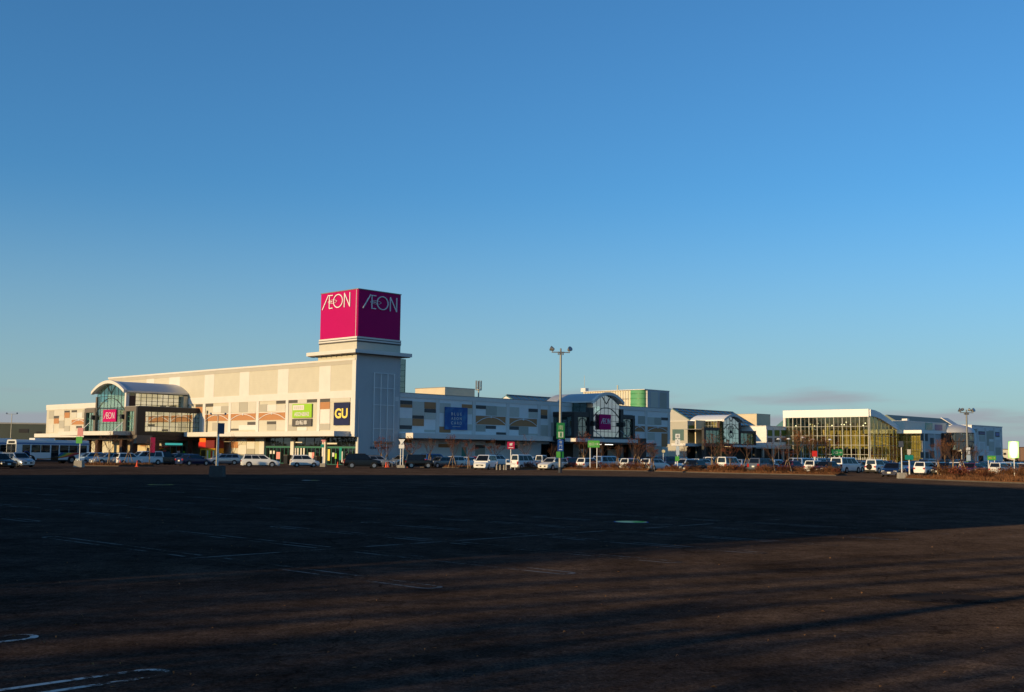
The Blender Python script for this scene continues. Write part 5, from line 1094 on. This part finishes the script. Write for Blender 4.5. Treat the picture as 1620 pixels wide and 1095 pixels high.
post_sign('exit_sign', 'yellow-green sign on two posts before the far anchor store', 1568.5, 148, [(sign_lime, .55, 721, 728)], posts=((-.4,), (.4,)), texts=[('出口', yellow, .45, .25, -.2, 724.5), ('→', yellow, .26, .2, .3, 724.5)])
# the sign at the right edge that throws the low sun back at the camera: a slightly bulging glossy sheet
x, y = col_at(1604.5, 112); t = thing('reflecting_sign', 'upright green-edged sign dazzling with reflected sunlight at the right edge', 'sign', (x, y, 0), 0)
G().tube((0, 0, 0), (0, 0, 2.6), .05, 8).obj('post', white_metal, t)
za_, zb_ = at_z(1604, 699, 112), at_z(1604, 724.5, 112); zc_ = (za_+zb_)/2
to_sun = Vector((-math.cos(SUN_AZ)*math.cos(SUN_EL), -math.sin(SUN_AZ)*math.cos(SUN_EL), math.sin(SUN_EL))); to_cam = (Vector((0, 0, EYE))-Vector((x, y, zc_))).normalized(); nrm = (to_sun+to_cam).normalized()
tx = Vector((-nrm.y, nrm.x, 0)).normalized()*-1; tz_ = nrm.cross(tx)*-1
if tz_.z < 0: tz_ = -tz_
hw_, hh = .47, (za_-zb_)/2; P = lambda a, b, o=0.: tuple(Vector((0, 0, zc_)) + tx*a + tz_*b + nrm*(.10+o))
g = G(); n = 12
vs = [P(-hw_+2*hw_*i/n, -hh+2*hh*j/n, .029*(1-((2*i/n-1)**2+(2*j/n-1)**2)/2)) for j in range(n+1) for i in range(n+1)]
g.add(vs, [(j*(n+1)+i, j*(n+1)+i+1, (j+1)*(n+1)+i+1, (j+1)*(n+1)+i) for j in range(n) for i in range(n)]); g.obj('glossy_face', mat('glossy_sign_face', (.14, .40, .14), .13, 1.0, metal=.6), t, 80)
g = G().extrude([(-hw_-.03, -hh-.03), (hw_+.03, -hh-.03), (hw_+.03, hh+.03), (-hw_-.03, hh+.03)], lambda a, b: P(a, b, -.06), lambda a, b: P(a, b, -.005)); g.obj('green_frame', sign_lime, t)
# banner flag, traffic cones, low posts
x, y = col_at(236.5, 148); t = thing('banner_flag', 'tall magenta banner flag standing before the pavilion entrance', 'flag', (x, y, 0), R(12)); G().tube((0, 0, 0), (0, 0, 3.6), .02, 6).obj('pole', galv, t); G().box(.0, .62, -.01, .01, 1.6, 3.55).obj('cloth', mat('flag_magenta', (.30, .01, .07), .8), t)
def cone(px, Y, label): 
    x, y = col_at(px, Y); t = thing('traffic_cone', label, 'traffic cone', (x, y, 0), 0, 'red traffic cones'); cm = mat('cone_orange', (.75, .09, .03), .6)
    G().tube((0, 0, .03), (0, 0, .72), .15, 10, .03).obj('cone', cm, t); G().box(-.19, .19, -.19, .19, 0, .04).obj('foot', cm, t); G().tube((0, 0, .34), (0, 0, .48), .094, 10, .07).obj('band', logo_white, t)
for px, Y, lab in ((190, 134, 'red cone at the left end of the small white hatchback'), (217, 131, 'red cone on the left traffic island'), (534.5, 142, 'red cone before the shop doors beside the black off-roader'), (611, 148, 'red cone left of the tower foot rail'), (614, 150, 'second red cone by the tower foot rail'), (641, 147, 'red cone just right of the twin-post sign'), (646, 149, 'red cone left of the black jeep')): cone(px, Y, lab)
x, y = col_at(617, 149.5); t = thing('guard_rail', 'low grey rail at the foot of the tower', 'barrier', (x, y, 0), R(20)); g = G()
for k in range(4): g.tube((-.9+k*.6, 0, 0), (-.9+k*.6, 0, .85), .035, 6)
g.tube((-.9, 0, .85), (.9, 0, .85), .035, 6); g.tube((-.9, 0, .45), (.9, 0, .45), .025, 6); g.obj('rail', galv, t)
for i, px in enumerate((786, 791.5, 797.5, 801)):
    x, y = col_at(px, 136.5); t = G().tube((0, 0, 0), (0, 0, .62), .10, 10, .08).obj('bollard', concrete, None, None, (x, y, 0)); tag(t, ('leftmost', 'second', 'third', 'rightmost')[i]+' of four stubby bollards by the people carrier\'s rear wheel', 'bollard', 'bollards by the crimson sign')
x, y = col_at(1313, 131); t = thing('dark_notice_board', 'narrow dark board standing on the shrub bed left of the tall van', 'sign', (x, y, 0)); G().box(-.22, .22, -.05, .05, .25, 1.35).obj('board', black_frame, t); G().box(-.03, .03, -.03, .03, 0, .3).obj('leg', galv, t)
# flower tub and dark bins beside the doors
for px, w_, h_, lab in ((454.5, .7, 1.3, 'dark litter bin between the first two shop doors'), (501, .6, 1.2, 'brown litter bin right of the middle shop doors')):
    a = fu(px, 730, .4)[0]; x, y = xy(.4, a); t = thing('litter_bin', lab, 'bin', (x, y, 0), TH); G().box(-w_/2, w_/2, -w_*.7, w_*.7, 0, h_).obj('body', black, t); G().box(-w_/2-.03, w_/2+.03, -w_*.7-.03, w_*.7+.03, h_, h_+.08).obj('lid', taupe, t)
# palisade fence in front of the glass hall, each paling its own piece
x0, y0 = col_at(1284, 205); x1, y1 = col_at(1402, 196); t = thing('palisade_fence', 'pale palisade fence along the foot of the glass hall', 'fence', (x0, y0, 0), math.atan2(y1-y0, x1-x0)); Lf = math.hypot(x1-x0, y1-y0)
pm = G().box(-.05, .05, -.03, .03, .05, 1.95).mesh('paling', pale_mullion)
for k in range(34): link('paling', pm, t, (k*Lf/33, 0, 0))
for z_ in (.45, 1.6): G().box(0, Lf, .035, .08, z_, z_+.08).obj('rail', pale_mullion, t)
# ================================================================ planting beds, dry grass, shrubs, trees
dry_soil = mat('dry_grass_soil', (.14, .065, .032), 1, 0, var=.35, vscale=1.2, bump=.5, bscale=6)
kerb_m = mat('kerb_concrete', (.11, .095, .08), .95, .05, var=.3, vscale=2)
def bed(pts, wid, name='planting_bed'):
    """long bed with a kerb; pts: its front edge, wid: depth away from the camera"""
    n = len(pts); back = []
    for i in range(n):
        a = Vector(pts[max(i-1, 0)]); b_ = Vector(pts[min(i+1, n-1)]); d = (b_-a).normalized(); back.append(tuple(Vector(pts[i])+Vector((-d.y, d.x))*wid))
    loop = list(pts)+back[::-1]
    k = structure(G().extrude(loop, lambda a, b: (a, b, 0), lambda a, b: (a, b, .10)).obj('kerb', kerb_m))
    cx_ = sum(p[0] for p in loop)/len(loop); cy_ = sum(p[1] for p in loop)/len(loop)
    inner = []
    for p in loop: v = Vector((cx_, cy_))-Vector(p); inner.append(tuple(Vector(p)+v.normalized()*.18))
    structure(G().extrude(inner, lambda a, b: (a, b, .05), lambda a, b: (a, b, .17)).obj(name, dry_soil))
    return list(pts), back
BEDS = [bed([(-49.2, 131.5), (-45, 131), (-41.8, 134)], 2.6), bed([(-12, 151), (-8.5, 148.5), (-2, 147.5)], 2.5), bed([(1, 142.0), (9.5, 139), (16.5, 137)], 3.4), bed([(17.2, 136.5), (20.5, 131.5), (24, 127.5), (29, 123.5), (34.2, 120)], 3.6),
        bed([(38.0, 107.5), (39.0, 100.5), (40.6, 95.5), (43, 90), (45, 80)], -1), bed([(39.2, 107), (41, 99.5), (43.5, 92), (46, 82)], 1)]
random.seed(11)
def grass(pts, back, n, h0, h1, g):
    for _ in range(n):
        i = random.randrange(len(pts)-1); t, s_ = random.random(), random.random()
        f = Vector(pts[i]).lerp(Vector(pts[i+1]), t); b_ = Vector(back[i]).lerp(Vector(back[i+1]), t); p = f.lerp(b_, .06+.88*s_)
        h = random.uniform(h0, h1)*(.6+.8*random.random()); a = random.uniform(0, 6.28); w_ = random.uniform(.015, .04); lx, ly = random.gauss(0, .3)*h, random.gauss(0, .3)*h
        c_, s2 = math.cos(a)*w_, math.sin(a)*w_
        g.add([(p.x-c_, p.y-s2, .15), (p.x+c_, p.y+s2, .15), (p.x+lx*.5+c_*.6, p.y+ly*.5+s2*.6, .15+h*.6), (p.x+lx, p.y+ly, .15+h)], [(0, 1, 2), (0, 2, 3)])
grass_m = mat('dry_grass', (.20, .092, .042), .9, .1, var=.7, vscale=1.5)
g = G()
for (p, b_), n in zip(BEDS, (3500, 1800, 5200, 7500, 2500, 2500)): grass(p, b_, n, .08, .30, g)
big_front = [(38.6, 107.5), (39.6, 100.5), (41.0, 95.5), (43.4, 90), (45.4, 80)]; big_back = [(58, 128), (62, 120), (66, 113), (70, 106), (73, 98)]
loop = big_front+big_back[::-1]
structure(G().extrude(loop, lambda a, b: (a, b, .02), lambda a, b: (a, b, .16)).obj('shrub_bed', dry_soil))
grass(big_front, big_back, 16000, .12, .42, g)
stuff(g.obj('dry_grass', grass_m))

twig_m = mat('bare_twigs', (.10, .055, .035), .9, .1, var=.3, vscale=3); bark_m = mat('pale_bark', (.22, .16, .10), .9, .1, var=.3, vscale=4); rust = mat('rust_leaves', (.17, .05, .028), .8, .15, var=.4, vscale=3); brownleaf = mat('brown_leaves', (.20, .085, .035), .85, .15, var=.4, vscale=3)
stake_m = mat('stake_wood', (.38, .26, .14), .9, .1, var=.2, vscale=3)
def branchy(rng, h, trunk_h, spread, levels=4, r0=.05):
    tr, tw, tips = G(), G(), []
    tr.tube((0, 0, 0), (rng.uniform(-.05, .05), 0, trunk_h), r0, 7, r0*.7)
    def grow(p, d, ln, r, lv):
        q = p+d*ln; (tw if lv < levels else tr).tube(p, q, r, 4 if lv < levels-1 else 5, r*.65, False)
        if lv <= 1: tips.append(q)
        if lv == 0: return
        for _ in range(rng.choice((2, 3, 3))):
            nd = (d+Vector((rng.gauss(0, spread), rng.gauss(0, spread), rng.uniform(.0, .35)))).normalized(); grow(q if rng.random() < .7 else p.lerp(q, .7), nd, ln*rng.uniform(.58, .82), r*.62, lv-1)
    n0 = 5
    for k in range(n0):
        a = 2*math.pi*k/n0+rng.uniform(-.5, .5); st_ = Vector((0, 0, trunk_h*rng.uniform(.62, 1))); grow(st_, Vector((math.cos(a)*.55, math.sin(a)*.55, .9)).normalized(), (h-trunk_h)*.34, r0*.55, levels-1)
    grow(Vector((0, 0, trunk_h)), Vector((0, 0, 1)), (h-trunk_h)*.36, r0*.65, levels-1)
    return tr, tw, tips
def leaves(rng, tips, n, s_, jit):
    g = G()
    for _ in range(n):
        p = rng.choice(tips)+Vector((rng.gauss(0, jit), rng.gauss(0, jit), rng.gauss(0, jit))); a = Vector((rng.gauss(0, 1), rng.gauss(0, 1), rng.gauss(0, 1))).normalized(); b_ = a.orthogonal().normalized()
        s2 = s_*rng.uniform(.6, 1.3); g.add([tuple(p-a*s2), tuple(p+b_*s2*.5), tuple(p+a*s2), tuple(p-b_*s2*.5)], [(0, 1, 2, 3)])
    return g
TREES = {}
def make_tree(kind, var):
    rng = random.Random(hash((len(kind), var)) % 1000+var*17)
    r_ = link('bare_tree', None); h = 4.6+.5*var
    if kind == 'tall': h = 7.2
    tr, tw, tips = branchy(rng, h, h*.42, .38, 4, .055 if kind != 'tall' else .09)
    tr.obj('trunk', bark_m, r_, 60); tw.obj('crown', twig_m, r_)
    if kind == 'red': leaves(rng, tips, 230, .085, .10).obj('leaves', rust, r_)
    if kind == 'tall': leaves(rng, tips, 520, .09, .16).obj('leaves', brownleaf, r_)
    if kind == 'bare': leaves(rng, tips, 60, .07, .08).obj('leaves', brownleaf, r_)
    if kind != 'tall':
        for s_ in (-1, 1): G().tube((s_*.75, .1, 0), (s_*.12, 0, 1.9), .045, 5).obj('stake', stake_m, r_)
    remember(r_); return r_
def place_tree(kind, var, px, Y, label, sc=1., rot=0):
    key = (kind, var); x, y = col_at(px, Y)
    if key not in TREES: TREES[key] = make_tree(kind, var); o = TREES[key]
    else: o = copy_tree(TREES[key])
    o.location = (x, y, 0); o.rotation_euler = (0, 0, rot); o.scale = (sc,)*3; tag(o, label, 'tree', 'young street trees')
TL = [('bare',0,152,134,'bare staked tree left of the small white hatchback on the left island'),('bare',1,173,133,'tallest bare staked tree on the left island before the pavilion sign'),('bare',2,203,135,'bare staked tree on the left island by the red cones'),('bare',0,236,137,'bare tree on the left island\'s right end, near the banner flag'),
 ('bare',1,368,158,'thin bare tree before the orange and beige wall panels'),('red',1,603,158,'reddish bare tree at the foot of the tower'),('bare',2,612,152,'thin bare tree by the low rail under the tower'),('red',0,650,156,'reddish bare tree right of the twin-post sign'),('bare',1,680,157,'thin bare tree above the black jeep'),('red',2,716,148,'slim tree with red twigs right of the black jeep'),
 ('red',1,741,146,'tree with bright red leaf top below the blue banner'),('red',0,782,158,'bare tree between banner and crimson sign'),('bare',2,832,147,'bare tree right of the crimson sign'),('bare',0,875,158,'bare tree just left of the floodlight pole'),('red',2,923,143,'tree with the fullest red leaves left of the exit sign'),('bare',1,952,160,'bare tree before the pavilion doors right of the exit sign'),
 ('bare',0,977,145,'thin bare tree before the shaded pavilion\'s logo window'),('red',1,1005,143,'reddish tree before the shaded pavilion\'s right pane'),('bare',2,1010,146,'twin-stemmed bare tree beside the brown porch'),('red',0,1032,142,'reddish tree before the cinema end wall'),('bare',1,1082,160,'thin bare tree right of the numbered post'),('red',2,1126,141,'forked reddish tree left of the dark conifer'),
 ('bare',0,1135,158,'bare tree under the dark conifer'),('red',1,1155,140,'reddish tree below the oval emblem window'),('bare',2,1182,150,'pale slanting bare tree right of the emblem pavilion'),('bare',1,1222,139,'pale bare tree before the green windows'),('red',0,1246,138,'reddish tree left of the glass hall'),('tall',0,1262,152,'tall brown-leaved tree at the glass hall\'s left corner'),
 ('tall',1,1283,158,'tall brown-leaved tree above the red sign'),('tall',0,1308,160,'tall brown-leaved tree left of the green entrance sign'),('bare',2,1390,150,'bare tree before the glass hall\'s bright corner'),('bare',0,1415,158,'thin bare tree left of the blue box sign'),('tall',1,1495,168,'large rust-leaved tree before the half-round entrance'),
 ('bare',1,1545,135,'bare staked tree right of the right floodlight pole'),('bare',2,1508,122,'bare staked tree in the brown shrub bed\'s middle'),('bare',0,1521,121,'bare staked tree in the shrub bed below the right floodlight pole'),('bare',1,1484,124,'bare staked tree at the shrub bed\'s left')]
for i, (k, v, px, Y, lab) in enumerate(TL): place_tree(k, v, px, Y, lab, (.88 if k != 'tall' else .8)*(.9+.2*((i*37) % 10)/10), i*1.7)
# the dark conifer
x, y = col_at(1141, 166); t = thing('conifer', 'dark pointed conifer before the emblem pavilion', 'tree', (x, y, 0)); rng = random.Random(5); g = G()
G().tube((0, 0, 0), (0, 0, 6.6), .10, 7, .02).obj('trunk', bark_m, t)
for k in range(2600):
    z_ = rng.uniform(1.0, 6.9); rad = (7.0-z_)*.27*(.75+.25*math.sin(z_*7)); a = rng.uniform(0, 6.28); q = rad*math.sqrt(rng.random()); p = Vector((q*math.cos(a), q*math.sin(a), z_-.15*q)); d = Vector((math.cos(a), math.sin(a), rng.uniform(-.5, .1))).normalized(); e = d.orthogonal().normalized(); s_ = rng.uniform(.1, .24)
    g.add([tuple(p-e*s_*.2), tuple(p+d*s_), tuple(p+e*s_*.2)], [(0, 1, 2)])
g.obj('crown', mat('conifer_needles', (.02, .035, .022), .8, .1, var=.4, vscale=3), t)
# shrubs
SHR = []
for v in range(3):
    rng = random.Random(40+v); r_ = link('dry_shrub', None); g = G(); tips = []
    for k in range(70):
        a = rng.uniform(0, 6.28); d = Vector((math.cos(a)*rng.uniform(.15, .9), math.sin(a)*rng.uniform(.15, .9), 1)).normalized(); ln = rng.uniform(.45, .95); p = Vector((rng.gauss(0, .12), rng.gauss(0, .12), .0)); q = p+d*ln; g.tube(p, q, .012, 3, .005, False); tips += [q, p.lerp(q, .7), p.lerp(q, .85)]
    g.obj('twigs', twig_m, r_); leaves(rng, tips, 520, .055, .07).obj('leaves', (rust, brownleaf, brownleaf)[v], r_); remember(r_); SHR.append(r_)
spots = []; random.seed(21)
for (p, b_), n in zip(BEDS[2:4], (11, 26)):
    for k in range(n):
        i = min(int((k+.5)/n*(len(p)-1)), len(p)-2); t_ = (k+.5)/n*(len(p)-1)-i; f = Vector(p[i]).lerp(Vector(p[i+1]), t_); bb = Vector(b_[i]).lerp(Vector(b_[i+1]), t_); spots.append((f.lerp(bb, random.uniform(.3, .85)), 'bed'))
for k in range(64):
    i = random.randrange(4); t_ = random.random(); f = Vector(big_front[i]).lerp(Vector(big_front[i+1]), t_); bb = Vector(big_back[i]).lerp(Vector(big_back[i+1]), t_); spots.append((f.lerp(bb, random.uniform(.04, .9)), 'big'))
used = set()
for k, (p, kind) in enumerate(spots):
    v = k % 3
    if v in used: o = copy_tree(SHR[v])
    else: used.add(v); o = SHR[v]
    o.location = (p.x, p.y, .14); o.rotation_euler = (0, 0, k*2.4); sc = random.uniform(.75, 1.35) if kind == 'bed' else random.uniform(.9, 1.6); o.scale = (sc*1.15, sc*1.15, sc*.85)
    nth = ('%d%s' % (k+1, {1: 'st', 2: 'nd', 3: 'rd'}.get((k+1) % 10 if (k+1) not in (11, 12, 13) else 0, 'th')))
    tag(o, nth+' dry brown shrub from the left in the long bed before the car rows' if kind == 'bed' else 'dry rust-brown shrub in the wide bed at the right', 'shrub', 'shrubs of the long bed' if kind == 'bed' else 'shrubs of the wide bed')
x, y = gr(1597, 762.5); structure(G().box(-1.6, 1.6, -.5, .5, .004, .03).obj('painted_patch', sign_teal, None, None, (x, y, 0)))
# trees far away along the horizon
rng = random.Random(9); g = G()
for k in range(9000):
    a = rng.uniform(R(20), R(160)); d = rng.uniform(560, 640); h = (5+4*math.sin(a*37)+3*math.sin(a*91+1))*math.sqrt(rng.random())+.5; c_ = Vector((d*math.cos(a), d*math.sin(a), max(h, .3))); s_ = rng.uniform(.6, 1.6); e = Vector((rng.gauss(0, 1), rng.gauss(0, 1), rng.gauss(0, 1))).normalized(); f = e.orthogonal().normalized()
    g.add([tuple(c_-e*s_), tuple(c_+f*s_), tuple(c_+e*s_), tuple(c_-f*s_)], [(0, 1, 2, 3)])
stuff(g.obj('far_wood', mat('far_foliage', (.055, .04, .03), .95, 0, var=.4, vscale=.1)))

# ---------------------------------------------------------------- behind the camera, left: power line and bare trees whose shadows streak the foreground
def sp(s_, p): return s_*math.cos(SUN_AZ)-p*math.sin(SUN_AZ), s_*math.sin(SUN_AZ)+p*math.cos(SUN_AZ)
for i, (s_, p_) in enumerate(((-64.7, 16.4), (-15.3, 8.6))):
    x, y = sp(s_, p_); t = thing('utility_pole', ('nearer', 'farther')[i]+' concrete utility pole left of the camera, outside the picture', 'utility pole', (x, y, 0), R(29)); G().tube((0, 0, 0), (0, 0, 11.5), .19, 10, .13).obj('pole', concrete, t)
    for z_ in (9.0, 10.6): G().box(-.06, .06, -1.3, 1.3, z_, z_+.12).obj('crossarm', galv, t)
    G().tube((0, .45, 7.6), (0, .45, 8.7), .28, 10).obj('transformer', galv, t)
pl = thing('power_line', 'bundle of power cables left of the camera, outside the picture', 'cable', (*sp(-40, 12.5), 0), R(29))
for k, (off, z_, r_) in enumerate(((0, 8.9, .10), (1.1, 9.1, .08), (-1.1, 9.1, .09), (.6, 10.7, .07), (-.6, 10.7, .08), (.2, 7.6, .12), (-.4, 6.8, .10))):
    gg = G()
    for i in range(24): x0, x1 = -60+5*i, -55+5*i; f = lambda x: z_+.9*((x/30)**2 % 1)*.4-.3; gg.tube((x0, off, f(x0)), (x1, off, f(x1)), r_, 5)
    gg.obj('cable', black, pl)
for i, (s_, p_, sc) in enumerate(((-34, 14.6, 1.15), (-46, 10.2, 1.5), (-39, 6.4, 1.3), (-52, 3.0, 1.6), (-31, 1.0, 1.1), (-44, -2.5, 1.4), (-37, 12.4, .9), (-24, 17.2, 1.2), (-40, 17.6, 1.7), (-55, 16.0, 1.8), (-30, 8.6, 1.0), (-27, 4.6, .95), (-33, 10.8, 1.05), (-58, 13.2, 1.7), (-36, 3.2, 1.2), (-16, 8.8, .8), (-19, 6.2, .95), (-15, 4.0, .75), (-22, 2.2, 1.0), (-18, 10.6, .85), (-26, -.5, 1.1))):
    x, y = sp(s_, p_); o = copy_tree(TREES[('tall', i % 2)]); o.location = (x, y, 0); o.rotation_euler = (0, 0, i*1.3); o.scale = (sc,)*3
    tag(o, 'roadside tree left of the camera, outside the picture', 'tree', 'roadside trees outside the picture')
